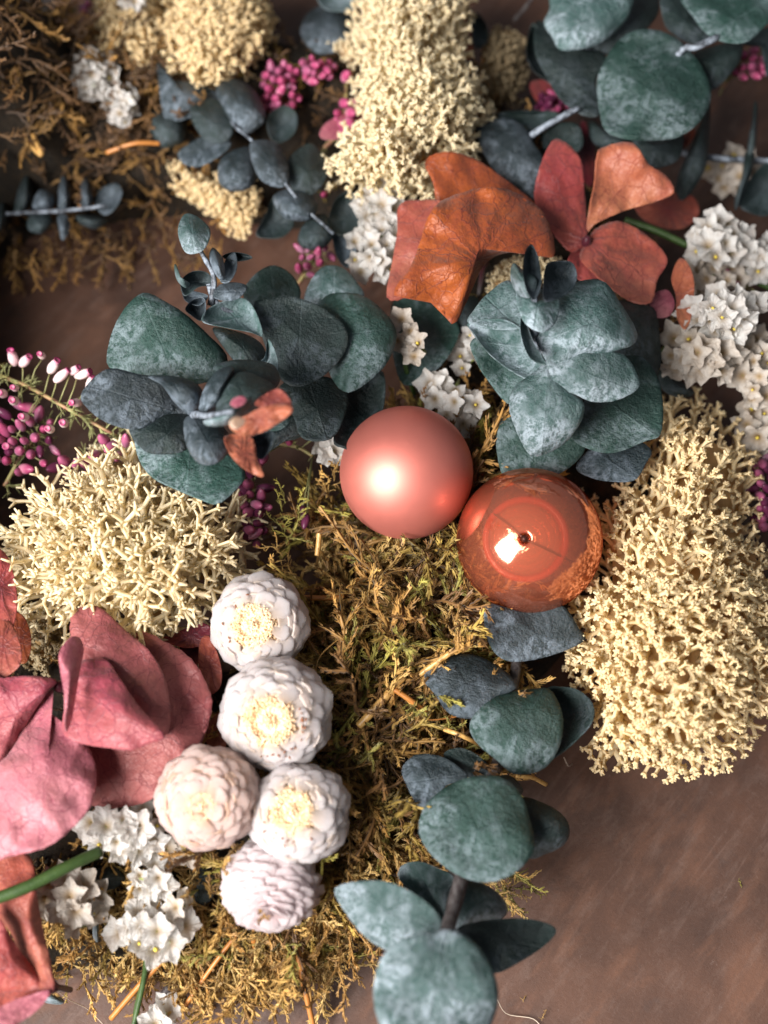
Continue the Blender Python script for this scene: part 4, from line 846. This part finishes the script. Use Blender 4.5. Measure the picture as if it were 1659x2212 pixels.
def strawflower(x, y, z, rpx, axis, label, mat, discf=0.52, nb=120, th0=30, th1=122, disc=True, speck=0):
    nb = int(nb * 0.95)
    c = P(x, y, z); R = rpx * PX(c); n = Vector(axis).normalized(); fr = frame_z(n, random.random() * 6)
    root = thing('strawflower', label, 'dried flower', c, 'white strawflowers on the wreath')
    ms = [bract_mesh('bract', mat, 0.68 * R, 0.58 * R, 0.12, s) for s in range(4)]
    for i in range(nb):
        u = (i + 0.5) / nb; th = R_(th0 + (th1 - th0) * (u ** 0.85)); ph = i * 2.39996 + random.uniform(-.1, .1)
        rho = R * 0.90 * math.sin(th) ** 0.9; h = R * 0.72 * math.cos(th)
        er = Vector((math.cos(ph), math.sin(ph), 0)); tang = (er * math.cos(th) - Vector((0, 0, 1)) * math.sin(th)).normalized()
        nor = (er * math.sin(th) + Vector((0, 0, 1)) * math.cos(th)).normalized()
        lift = (0.16 if disc else 0.36) + random.uniform(-.08, .16)
        yd = (tang * math.cos(lift) + nor * math.sin(lift)).normalized(); xd = er.cross(Vector((0, 0, 1))).normalized(); zd = xd.cross(yd)
        if zd.dot(nor) < 0: xd = -xd; zd = -zd
        sc = (0.60 + 0.44 * u) * random.uniform(0.82, 1.12); ph += random.uniform(-.12, .12); lift_j = random.uniform(0, .22) if random.random() < 0.25 else 0
        tipp = er * rho * random.uniform(0.96, 1.07) + Vector((0, 0, h * random.uniform(0.95, 1.04))); base = tipp - yd * 0.36 * R * sc
        m3 = fr @ Matrix((xd, yd, zd)).transposed()
        m = m3.to_4x4() @ Matrix.Diagonal((sc, sc, sc, 1)); m.translation = c + fr @ base
        inst('bract', ms[i % 4], root, m)
    # inside
    v = []; f = []; k = 16
    for i in range(9):
        th = math.pi * i / 8
        for j in range(k): g = 2 * math.pi * j / k; v.append(c + fr @ Vector((math.cos(g) * math.sin(th) * R * .72, math.sin(g) * math.sin(th) * R * .74, math.cos(th) * R * 0.60)))
    for i in range(8):
        for j in range(k): q = (j + 1) % k; f.append((i * k + j, (i + 1) * k + j, (i + 1) * k + q, i * k + q))
    part('flower_base', v, f, mat, root, c, uv=[(0.1, 0)] * len(v))
    if disc:
        lst = []
        for i in range(1500):
            rr = discf * R * math.sqrt((i + 0.5) / 1500); g = i * 2.39996
            top = R * (0.61 + 0.06 * math.cos(rr / (discf * R) * 9)) - 0.22 * R * (rr / (discf * R)) ** 4
            p = Vector((rr * math.cos(g), rr * math.sin(g), top)) + Vector((random.gauss(0, .02), random.gauss(0, .02), random.gauss(0, .010)))
            d = Vector((math.cos(g) * .5 * rr / R + random.gauss(0, .25), math.sin(g) * .5 * rr / R + random.gauss(0, .25), 1)).normalized()
            vv, ff = tube_geo([c + fr @ (p - d * 0.12), c + fr @ (p + d * 0.03), c + fr @ (p + d * 0.07)], [0.016, 0.020, 0.006], 4)
            lst.append((vv, ff))
        vv, ff = merge(lst); part('disc', vv, ff, DISC, root, c)['kind'] = 'stuff'
        v, f = lathe([(0.001, R * .615)] + [(discf * R * k_ / 6, R * (0.61 - 0.22 * (k_ / 6) ** 4)) for k_ in range(1, 7)], 20); part('disc_bed', [c + fr @ p for p in v], f, DISC, root, c)
    if speck:
        lst = []
        for i in range(speck):
            g = random.uniform(-1.0, 1.2); rr = R * discf * random.uniform(0.98, 1.28); p = c + fr @ Vector((rr * math.cos(g - 0), rr * math.sin(g), R * 0.6))
            d = Vector(rng.normal(0, 1, 3)).normalized() * 0.03; lst.append(tube_geo([p, p + d, p + 2 * d], [0.008, 0.016, 0.006], 5))
        vv, ff = merge(lst); o = part('brown_scale', vv, ff, SPECK, root, c); o['kind'] = 'stuff'
    tube('stem', [c - n * 0.4 * R, c - n * R * 1.1 - Vector((0, 0, .3)), Vector((c.x, c.y, 0.6))], 0.06, HSTEM, root)
    return root
V0 = Vector((0, -0.38, 0.92))
strawflower(560, 1347, 3.5, 106, V0 + Vector((-0.10, 0.02, 0)), 'topmost white strawflower, under the airy lichen clump, with a ragged cream centre', BR_W, 0.52, speck=5)
strawflower(596, 1545, 3.7, 120, V0 + Vector((-0.10, -0.02, 0)), 'largest white strawflower, second from the top, with brown flecks right of its cream centre', BR_W, 0.55, speck=20)
strawflower(450, 1725, 3.7, 111, V0 + Vector((-0.06, -0.02, 0)), 'warm blush strawflower touching the pink petals, its centre half closed', BR_P, 0.34, 150, 14)
strawflower(645, 1757, 3.5, 110, V0 + Vector((-0.12, 0.28, 0)), 'white strawflower right of the blush one, with a tan fuzzy centre tilted up', BR_W, 0.50, speck=10)
strawflower(586, 1918, 2.9, 102, Vector((0.05, -1.0, 0.55)), 'lowest strawflower, closed and pinkish white, facing down over the moss', BR_I, 0.3, 170, 6, 125, disc=False)

# ------------------------------------------------------------------ baubles
c = P(878, 1021, 3.3); R = 144 * PX(c)
v, f = lathe([(max(1e-4, R * math.sin(math.pi * i / 48)), -R * math.cos(math.pi * i / 48)) for i in range(49)], 96)
root = thing('bauble', 'matt rose-pink bauble in the centre of the picture', 'bauble', c - Vector((0, 0, R)), 'small glass baubles')
part('ball', [p + c for p in v], f, SATIN, root, c)
n_ = Vector((-0.3, 0.5, -0.8)).normalized(); fr = frame_z(n_); v, f = lathe([(0.2, R * .97), (0.2, R * 1.12), (0.14, R * 1.16), (0.001, R * 1.16)], 20)
part('cap', [c + fr @ p for p in v], f, WIRE, root, c)

c = P(1143, 1168, 3.3); R = 157 * PX(c); ax = (CAM - c).normalized() + Vector((-0.06, 0.03, 0)); ax.normalize(); xx = (Vector((1, 0, 0)) - ax * ax.x).normalized(); fr = Matrix((xx, ax.cross(xx), ax)).transposed()
root = thing('bauble', 'clear orange glass bauble with a wired open neck, right of the matt one', 'bauble', c - Vector((0, 0, R)), 'small glass baubles')
a0 = 0.08
prof = [(max(1e-4, R * math.sin(math.pi * i / 60)), -R * math.cos(math.pi * i / 60)) for i in range(61) if math.pi * (60 - i) / 60 > a0]
prof += [(R * 0.075, R * 0.985), (R * 0.07, R * 0.96), (R * 0.10, R * 0.92)]
v, f = lathe(prof, 96); part('ball', [c + fr @ p for p in v], f, GLASS, root, c)
prof = [(R * 0.10, R * 0.92), (R * 0.28, R * 0.88), (R * 0.44, R * 0.80), (R * 0.50, R * 0.70), (R * 0.40, R * 0.58), (R * 0.44, R * 0.50), (R * 0.30, R * 0.42), (R * 0.22, R * 0.33), (R * 0.18, R * 0.40), (R * 0.10, R * 0.42), (0.001, R * 0.36)]
q = catmull(prof, 40, False); v, f = lathe([(max(1e-4, p[0]), p[1]) for p in q], 64); part('inner_cup', [c + fr @ p for p in v], f, GLASS2, root, c)
for rr_, zz_, th_ in ((0.52, 0.74, 0.05), (0.36, 0.80, 0.03), (0.25, 0.70, 0.03)):
    v, f = lathe([(R * (rr_ + th_ * math.cos(a / 10 * 2 * math.pi)), R * (zz_ + th_ * math.sin(a / 10 * 2 * math.pi))) for a in range(11)], 56)
    part('inner_ring', [c + fr @ p for p in v], f, RINGM, root, c)
pw = [c + fr @ Vector(p) for p in [(-R * .50, R * .40, R * .70), (-R * .22, R * .20, R * .90), (0, 0.0, R * .95), (R * .25, -R * .12, R * .90), (R * .60, -R * .30, R * .68)]]
tube('wire', pw, 0.024, WIRE, root, 6, 20)
v, f = lathe([(0.001, R * .93), (0.05, R * .95), (0.07, R * .98), (0.04, R * 1.01), (0.001, R * 1.02)], 14); part('wire_knot', [c + fr @ p for p in v], f, WIRE, root, c)

# ------------------------------------------------------------------ statice
def floret_mesh(name, seed, mat):
    rs = random.Random(seed); n = 40; v = []; uv = []; f = []
    amp = [rs.uniform(0.7, 1.25) for _ in range(5)]; dep = rs.uniform(0.35, 0.8)
    for k in range(6):
        r = (k / 5) ** 0.9
        for j in range(n):
            g = 2 * math.pi * j / n; fr_ = (j % 8) / 8; lobe = 1 - 2 * abs(fr_ - 0.5)
            rad = 1.0 if k < 2 else 1 + (0.42 * lobe ** 1.3 - 0.16) * ((k - 1) / 4) * amp[j // 8]
            zz = dep * r ** 0.8 + 0.22 * r * r * (0.5 - lobe) + (0.10 * r * r if j % 8 == 4 else 0) + rs.uniform(-.07, .07) * r * r
            jag = 1 + (rs.uniform(-.05, .05) if k == 5 else 0)
            v.append(((0.05 + r) * rad * jag * math.cos(g) * 0.25, (0.05 + r) * rad * jag * math.sin(g) * 0.25, zz * 0.25)); uv.append((r * math.cos(g), r * math.sin(g)))
    for k in range(5):
        for j in range(n): q = (j + 1) % n; f.append((k * n + j, k * n + q, (k + 1) * n + q, (k + 1) * n + j))
    return mesh(name, v, f, mat, uv, False)
FL = [floret_mesh('floret', s, STAT) for s in range(6)]; FLC = [floret_mesh('floret', s + 10, STATC) for s in range(6)]
vv, ff = tube_geo([(0, 0, -0.28), (0, 0, -0.1), (0, 0, 0.02)], [0.02, 0.045, 0.06], 6); CAL = mesh('calyx', vv, ff, CALYX)
vv, ff = tube_geo([(0, 0, -0.0), (0, 0, 0.06), (0, 0, 0.09)], [0.03, 0.035, 0.01], 6); PIS = mesh('flower_centre', vv, ff, YEL)
def statice(label, x, y, z, spots, mats=None, size=1.0, stem=None, yellow=0.25):
    mats = mats or FL
    root = thing('statice_cluster', label, 'statice', P(x, y, z - 1.0), 'white statice clusters')
    c0 = P(x, y, z - 0.9)
    for s in spots:
        px_, py_ = s[0], s[1]; dz = s[2] if len(s) > 2 else random.uniform(-0.15, 0.3)
        p = P(px_, py_, z + dz); d = (p - c0).normalized() * 0.9 + (CAM - p).normalized() * 0.6 + Vector(rng.normal(0, 0.42, 3)); d.normalize()
        sc = 0.95 * size * random.uniform(0.7, 1.2); fr_ = frame_z(d, random.uniform(0, 6.28)); m = MW(p, fr_, (sc, sc * random.uniform(0.75, 1), sc))
        fl = inst('floret', random.choice(mats), root, m)
        q1 = p - d * 0.05; inst('calyx', CAL, root, MW(q1, fr_, sc * 1.1))
        if random.random() < yellow: inst('flower_centre', PIS, root, MW(p + d * 0.03, fr_, sc))
    lst = []
    for s in spots[::2]:
        p = P(s[0], s[1], z - 0.15); lst.append(tube_geo(smooth_path([p, p.lerp(c0, 0.5) + Vector((0, 0, -0.15)), c0], 6), 0.03, 5))
    vv, ff = merge(lst); part('stalks', vv, ff, GREEN, root, c0)
    if stem: tube('stem', [P(*q) for q in stem], 0.05, GREEN, root)
    return root
def blob(cx, cy, rx, ry, n, seed=0):
    rs = random.Random(seed + int(cx)); out = []
    tries = 0; md = 1.6 * math.sqrt(rx * ry / n)
    while len(out) < n and tries < 800:
        tries += 1; a, r = rs.uniform(0, 6.28), math.sqrt(rs.random()); q = (cx + rx * r * math.cos(a), cy + ry * r * math.sin(a), (1 - r * r) * 0.5 - 0.1)
        if all(math.hypot(q[0] - e[0], q[1] - e[1]) > md * 0.97 ** (tries / 10) for e in out): out.append(q)
    return out
statice('round white statice cluster directly above the matt bauble', 970, 860, 2.9, [(930, 830), (955, 822), (940, 862), (982, 868, .45), (985, 840), (1015, 860), (1005, 895), (965, 895), (1028, 875), (950, 845), (1000, 915)], size=0.95)
statice('sparse white statice with three ragged flowers on a green stalk beside the centre eucalyptus', 880, 730, 3.4, [(868, 690, .2), (885, 715, .2), (905, 745, .2), (895, 770, .1), (858, 735)], stem=[(870, 740, 3.3), (878, 800, 2.9), (895, 850, 2.0)], mats=FLC, size=1.1)
statice('small white statice cluster half under the right eucalyptus rosette', 1012, 780, 2.7, [(995, 770), (1010, 745), (1025, 770), (1000, 795), (1030, 745), (1015, 725)], yellow=0.6)
statice('dense bright white statice left of the orange petals', 815, 540, 3.0, blob(815, 545, 55, 60, 14, 1), yellow=0.2)
statice('greyish white statice just below the tall lichen clump', 825, 440, 2.9, blob(825, 445, 45, 35, 12, 2))
statice('upper bright white statice cluster at the right edge of the wreath', 1545, 520, 2.8, blob(1548, 522, 58, 48, 13, 3), stem=[(1540, 540, 2.4), (1510, 610, 1.8)])
statice('thin statice cluster at the far right edge, level with the coral petals', 1640, 555, 2.4, blob(1640, 560, 32, 32, 8, 4))
statice('big open statice cluster with fine upright petals above the big lichen', 1560, 680, 3.5, blob(1562, 675, 72, 38, 15, 5), mats=FL, size=1.05)
statice('cream statice cluster with brown hearts directly above the big lichen', 1520, 760, 3.0, blob(1515, 762, 80, 48, 15, 6), mats=FLC, size=1.1, yellow=0.1)
statice('shaded statice at the right edge beside the cream cluster', 1630, 800, 2.5, blob(1635, 800, 40, 75, 14, 7), mats=FLC)
statice('low greyish statice petals right of the big lichen top', 1640, 920, 2.0, blob(1640, 925, 34, 50, 8, 8), mats=FLC)
statice('blurred statice on the table by the thin eucalyptus sprig', 1590, 370, 1.2, blob(1590, 370, 65, 40, 12, 9), mats=FLC)
statice('small loose statice between the two right white clusters', 1540, 600, 2.4, blob(1540, 600, 55, 28, 9, 10), mats=FLC)
statice('snow-white statice hanging below the upper left lichen', 205, 155, 2.6, blob(205, 158, 42, 50, 20, 11), size=0.8)
statice('small white statice tip at the lower end of the upper left lichen', 268, 225, 2.4, blob(266, 226, 28, 38, 12, 12), size=0.75, yellow=0.5)
statice('out of focus white statice in the top left corner', 50, 30, 2.4, blob(50, 22, 55, 34, 15, 13))
statice('tiny statice at the top edge between the upper left lichen clumps', 285, 5, 2.9, blob(288, 0, 22, 14, 4, 14))
statice('broad white statice cluster just under the pink petals and blush strawflower', 265, 1790, 2.9, blob(268, 1790, 76, 50, 15, 15), size=1.0, yellow=0.15)
statice('upper of two narrow statice clusters below the blush strawflower', 335, 1890, 2.5, blob(330, 1900, 38, 34, 7, 16), size=0.9)
statice('lower ragged statice cluster with three big papery flowers over the moss rim', 330, 2000, 2.3, blob(330, 2010, 78, 48, 11, 17), size=1.0, stem=[(318, 2050, 2.0), (312, 2110, 1.4), (295, 2180, 1.0), (290, 2240, 0.8)])
statice('shaded mauve-grey statice between the coral corner flower and the moss', 150, 1930, 2.4, blob(150, 1945, 60, 62, 10, 18), mats=FLC, size=1.05)
statice('small statice piece at the top of the lower statice, beside the dark leaf scrap', 400, 1830, 2.4, [(395, 1810), (405, 1850), (360, 1835), (380, 1960), (405, 1935)], mats=FLC)
statice('single white statice flower at the bottom edge', 345, 2200, 1.0, [(345, 2200), (360, 2190), (335, 2215)])
statice('white statice peeping out left of the matt bauble', 715, 965, 2.6, [(700, 960), (720, 975), (735, 985), (705, 985)])

# ------------------------------------------------------------------ heather
def bell_mesh(name, mat, bud=True):
    if bud:
        v, f = lathe([(0.012, 0), (0.05, 0.015), (0.085, 0.07), (0.096, 0.13), (0.088, 0.19), (0.06, 0.25), (0.03, 0.285), (0.001, 0.295)], 12)
        return mesh(name, v, f, mat)
    v, f = lathe([(0.012, 0), (0.055, 0.02), (0.085, 0.08), (0.092, 0.14), (0.078, 0.21), (0.058, 0.26), (0.066, 0.29), (0.045, 0.275), (0.02, 0.26), (0.001, 0.25)], 12)
    return mesh(name, v, f, mat)
BW, BM, BD, BP = [bell_mesh('bell', m, m is not BELL_W) for m in (BELL_W, BELL_M, BELL_D, BELL_P)]
def heather(label, stem, bells, me, needles=0, size=1.0):
    st = [P(*q) for q in stem]; root = thing('heather_sprig', label, 'heather', st[0], 'heather sprigs on the wreath')
    path = smooth_path(st, 24); tube('stem', st, (0.045, 0.03), HSTEM, root)
    for b in bells:
        x, y = b[0], b[1]; z = b[2]; p = P(x, y, z); m = b[3] if len(b) > 3 else me
        near = min(path, key=lambda q: (q - p).length); d = (p - near)
        if len(b) > 4: dv = Vector(b[4])
        else: dv = (d.normalized() + Vector(rng.normal(0, .35, 3)) + (CAM - p).normalized() * 0.35)
        dv.normalize(); sc = 1.12 * size * random.uniform(0.8, 1.2)
        o = inst('bell', m, root, MW(p - dv * 0.14 * sc, frame_z(dv, 0), (sc * .74, sc * .74, sc * 1.0)))
        vv, ff = tube_geo([near, near.lerp(p, 0.5) + Vector((0, 0, .05)), p - dv * 0.13], 0.012, 4); part('bell_stalk', vv, ff, HNEED, root, near)
    if needles:
        lst = []
        for i in range(needles):
            k = random.randrange(1, 23); p = path[k]; ax = (path[min(23, k + 1)] - path[k - 1]).normalized()
            d = (ax * 0.8 + Vector(rng.normal(0, 0.7, 3))).normalized(); L = random.uniform(0.2, 0.45)
            lst.append(tube_geo([p, p + d * L * .5, p + d * L + ax * 0.05], [0.012, 0.014, 0.004], 4))
            for s in range(3):
                d2 = (d + Vector(rng.normal(0, 0.5, 3))).normalized(); q = p + d * L * (0.3 + 0.2 * s); lst.append(tube_geo([q, q + d2 * 0.09, q + d2 * 0.17], [0.009, 0.010, 0.003], 3))
        vv, ff = merge(lst); part('needles', vv, ff, HNEED, root, path[0])['kind'] = 'stuff'
    return root
def bb(cx, cy, rx, ry, z, n, mats):
    return [(q[0], q[1], z + q[2] * 0.8, random.choice(mats)) for q in blob(cx, cy, rx, ry, n, int(cy))]
heather('pale heather sprig with white pink-mouthed bells sticking out left over the dark hollow', [(-20, 805, 2.6), (60, 835, 2.8), (150, 885, 2.9), (230, 930, 2.7), (290, 965, 2.4)],
        [(28, 773, 3.0), (54, 780, 3.0), (90, 768, 3.2, BW, (0, -.3, .9)), (115, 792, 3.1), (132, 812, 3.2), (160, 800, 3.2), (178, 808, 3.1, BW, (.8, 0, .5)), (5, 850, 3.0, BW, (0, -.4, .9)), (32, 838, 3.2, BW, (0, -.4, .9)), (30, 866, 3.0, BW, (.1, -.4, .9)), (52, 901, 3.0, BW, (0, -.4, .9)), (108, 927, 3.0, BW, (0, -.4, .9)), (138, 914, 3.2, BW, (.1, -.4, .9)), (165, 870, 3.2), (195, 830, 3.0), (20, 965, 2.7, BW, (0, -.4, .9))], BW, 60, 1.1)
heather('cluster of plum-pink heather bells at the left edge, below the pale sprig', [(10, 1050, 2.0), (50, 980, 2.2), (100, 920, 2.3)], bb(50, 945, 75, 75, 2.5, 27, [BM, BM, BD, BM, BP]), BM, 24, 1.15)
heather('magenta heather bells between the left eucalyptus and the airy lichen', [(180, 1000, 2.2), (230, 970, 2.4), (280, 955, 2.6)], [(225, 950, 3.0), (240, 965, 3.0), (272, 952, 3.2), (205, 985, 2.8), (190, 1000, 2.7), (255, 985, 2.8)] + bb(160, 1005, 50, 20, 2.5, 8, [BM, BD]), BM, 24, 1.2)
heather('dark plum heather bells in the moss under the left eucalyptus leaf', [(520, 1190, 1.9), (530, 1120, 2.2), (550, 1050, 2.4)], bb(545, 1100, 34, 80, 2.5, 20, [BM, BD, BD]), BM, 14, 1.15)
heather('few plum heather bells left of the matt bauble top', [(600, 960, 2.2), (640, 965, 2.3), (675, 985, 2.3)], [(625, 955, 2.9, BP), (570, 990, 2.7), (560, 1000, 2.6), (655, 1105, 2.6, BD), (660, 1125, 2.6, BD)], BM, 8)
heather('bright magenta heather bells between the two upper lichen clumps', [(560, 250, 1.8), (620, 190, 2.1), (700, 140, 2.3)], bb(605, 195, 40, 52, 2.5, 24, [BP, BM]) + bb(680, 150, 45, 26, 2.6, 14, [BP, BP, BM]), BP, 20, 1.3)
heather('pink heather bells tucked against the left side of the tall lichen', [(700, 320, 2.0), (740, 270, 2.2), (750, 160, 2.3)], bb(748, 250, 26, 40, 2.5, 10, [BP]) + [(748, 165, 2.8), (700, 420, 2.6)], BP, 8, 1.3)
heather('small pink and orange heather bits above the centre eucalyptus leaves', [(640, 620, 2.0), (680, 560, 2.2), (710, 520, 2.2)], bb(680, 560, 38, 48, 2.4, 14, [BP, BM]), BP, 8, 1.0)
heather('pink heather bells at the top right edge, below the corner leaf', [(1560, 190, 2.0), (1600, 140, 2.2), (1660, 90, 2.3)], bb(1610, 140, 42, 36, 2.5, 14, [BP, BM]), BP, 8, 1.3)
heather('dark magenta heather bells at the right edge beside the big lichen', [(1660, 1120, 1.6), (1650, 1050, 1.8), (1630, 990, 1.9)], bb(1650, 1060, 26, 90, 2.0, 22, [BM, BD]), BM, 10, 1.2)
heather('magenta heather in the shadow under the large round top right leaf', [(1160, 260, 1.6), (1200, 225, 1.9), (1240, 200, 2.0)], bb(1195, 225, 36, 22, 2.2, 12, [BP, BD]), BP, 4, 1.2)
heather('faint heather bells among the right statice clusters', [(1560, 640, 1.8), (1610, 620, 2.0), (1650, 600, 2.0)], [(1590, 615, 2.3), (1640, 640, 2.3), (1650, 745, 2.4), (1630, 730, 2.4), (1575, 600, 2.3)], BM, 10, 1.1)
heather('heather bells at the very top left beside the corner statice', [(120, 40, 1.6), (180, 10, 1.8), (220, -10, 2.0)], [(105, 58, 2.2), (190, 8, 2.3), (180, 20, 2.3), (120, 20, 2.2), (600, 10, 2.2), (620, 0, 2.2), (660, 10, 2.2)][:4], BM, 8, 1.2)

# ------------------------------------------------------------------ straws, stems and bits
def straw(name, label, pts, r, mat, cat='straw', group='dry stalks in the moss'):
    o = tube(name, [P(*q) for q in pts], r, mat, None, 8, 16, 0.04); tag(o, label, cat, group); return o
for pts, r, m, lab in [
    ([(972, 1410, 3.1), (930, 1440, 2.9), (878, 1476, 2.6)], .055, STRAW, 'pale broken straw pointing up right onto the dark eucalyptus leaf'),
    ([(872, 1460, 2.9), (820, 1520, 2.8), (775, 1568, 2.6)], .075, STRAW, 'thick orange straw lying diagonally in the middle of the moss'),
    ([(845, 1485, 2.9), (890, 1515, 2.8), (930, 1545, 2.6)], .05, STRAWB, 'short brown straw slanting down right below the thick orange one'),
    ([(850, 1475, 2.8), (880, 1510, 2.7), (912, 1540, 2.6)], .04, STRAW, 'splintered straw beside the short brown one'),
    ([(640, 1290, 2.8), (700, 1292, 2.8), (742, 1288, 2.7)], .05, STRAWB, 'level brown straw right of the top strawflower'),
    ([(690, 1150, 2.9), (688, 1175, 2.8), (685, 1200, 2.7)], .05, STRAW, 'short upright straw stub below the matt bauble'),
    ([(745, 1370, 2.8), (690, 1420, 2.9), (680, 1480, 2.6)], .014, STRAW, 'thin curled thread of grass right of the strawflowers'),
    ([(960, 1575, 2.6), (1000, 1590, 2.7), (1040, 1610, 2.3)], .045, STRAW, 'pale straw behind the lower eucalyptus leaves'),
    ([(1115, 1675, 2.0), (1150, 1680, 1.9), (1180, 1695, 1.7)], .04, STRAW, 'straw end sticking out over the table right of the lower sprig'),
    ([(1000, 1545, 2.4), (930, 1555, 2.4), (880, 1540, 2.4)], .014, STRAWB, 'dark thin grass thread left of the lower sprig'),
    ([(640, 2040, 1.6), (655, 2120, 1.3), (680, 2230, 0.9)], .05, STRAWB, 'long orange pine needle pointing down to the bottom edge'),
    ([(648, 2060, 1.5), (668, 2140, 1.2), (672, 2230, 0.9)], .035, STRAW, 'second long needle beside the orange one at the bottom edge'),
    ([(510, 2020, 1.6), (450, 2100, 1.4), (392, 2185, 1.0)], .04, STRAWB, 'orange needle slanting down left across the hanging moss'),
    ([(545, 2020, 1.6), (552, 2050, 1.4), (550, 2065, 1.3)], .05, STRAWB, 'short orange stub under the lowest strawflower'),
    ([(572, 2000, 2.1), (590, 2050, 1.6), (610, 2100, 1.2)], .016, STRAW, 'fine pale grass blade below the lowest strawflower'),
    ([(365, 2060, 1.6), (300, 2130, 1.2), (240, 2200, .8)], .05, STRAWB, 'olive brown stalk crossing the green stem at the bottom'),
    ([(365, 2130, .8), (335, 2180, .5), (310, 2225, .2)], .07, ESTEMD, 'dark twig under the hanging moss at the bottom edge'),
    ([(820, 2060, .3), (860, 2075, .2), (870, 2080, .15)], .03, STRAWB, 'short needle lying on the table left of the bottom leaf'),
    ([(60, 190, 2.6), (110, 160, 2.7), (150, 150, 2.6)], .05, STRAWB, 'blurred brown stalk in the upper left moss'),
    ([(230, 330, 2.2), (290, 310, 2.4), (345, 310, 2.3)], .05, STRAWB, 'blurred brown stalk pointing at the dark upper sprig'),
    ([(60, 310, 2.6), (90, 335, 2.6), (70, 290, 2.7)], .05, STRAW, 'blurred light straw at the left edge moss')]:
    straw('dry_stalk', lab, pts, r, m)
for pts, r, lab in [([(-20, 1945, 3.6), (60, 1915, 3.5), (150, 1870, 3.3), (215, 1840, 3.0)], .115, 'thick dark green stem crossing the coral petals at the left edge'),
                    ([(1350, 475, 2.6), (1420, 500, 2.6), (1485, 530, 2.5)], .09, 'green stem behind the red and salmon floret'),
                    ([(1570, 570, 2.2), (1620, 600, 2.3), (1680, 630, 2.2)], .08, 'green stem at the right edge among the statice'),
                    ([(1430, 760, 2.6), (1460, 720, 2.7), (1500, 690, 2.6)], .05, 'thin green stalk leading up into the open statice'),
                    ([(320, 2050, 1.9), (308, 2130, 1.3), (285, 2230, .9)], .05, 'thin green stem under the lower ragged statice')]:
    straw('green_stem', lab, pts, r * 0.85, GREEN, 'stem', 'green flower stems')
o = tube('thread', [P(*q) for q in [(118, 2135, 2.4), (150, 2160, 1.4), (190, 2180, .5), (225, 2215, .1)]], .008, FIBRE, None, 5, 14); tag(o, 'fine pale thread running from the corner hydrangea over the table', 'thread')
o = tube('thread', [P(*q) for q in [(1075, 2160, .6), (1095, 2190, .1), (1150, 2200, .05), (1170, 2220, .05)]], .008, FIBRE, None, 5, 14); tag(o, 'short pale fibre on the table right of the bottom eucalyptus leaf', 'thread')
o = tube('thread', [P(*q) for q in [(1218, 1636, .5), (1228, 1655, .3), (1236, 1650, .1)]], .008, FIBRE, None, 5, 10); tag(o, 'tiny curled fibre on the table left of the big lichen', 'thread')
for i, (x, y, lab) in enumerate([(1130, 2165, 'tiny gold moss crumb on the table right of the bottom leaf'), (1602, 1918, 'tiny yellow moss crumb alone on the table at the far right'), (1170, 2205, 'small crumb near the bottom edge of the table')]):
    p = P(x, y, 0.05); o = moss_mesh('moss_crumb', [((0, 0, 0), (0.1, 1, 0.15), 0.22, TINTS[4 + (i == 1) * 2] * 1.3)], None); o.location = p; tag(o, lab, 'moss crumb', 'crumbs on the table')
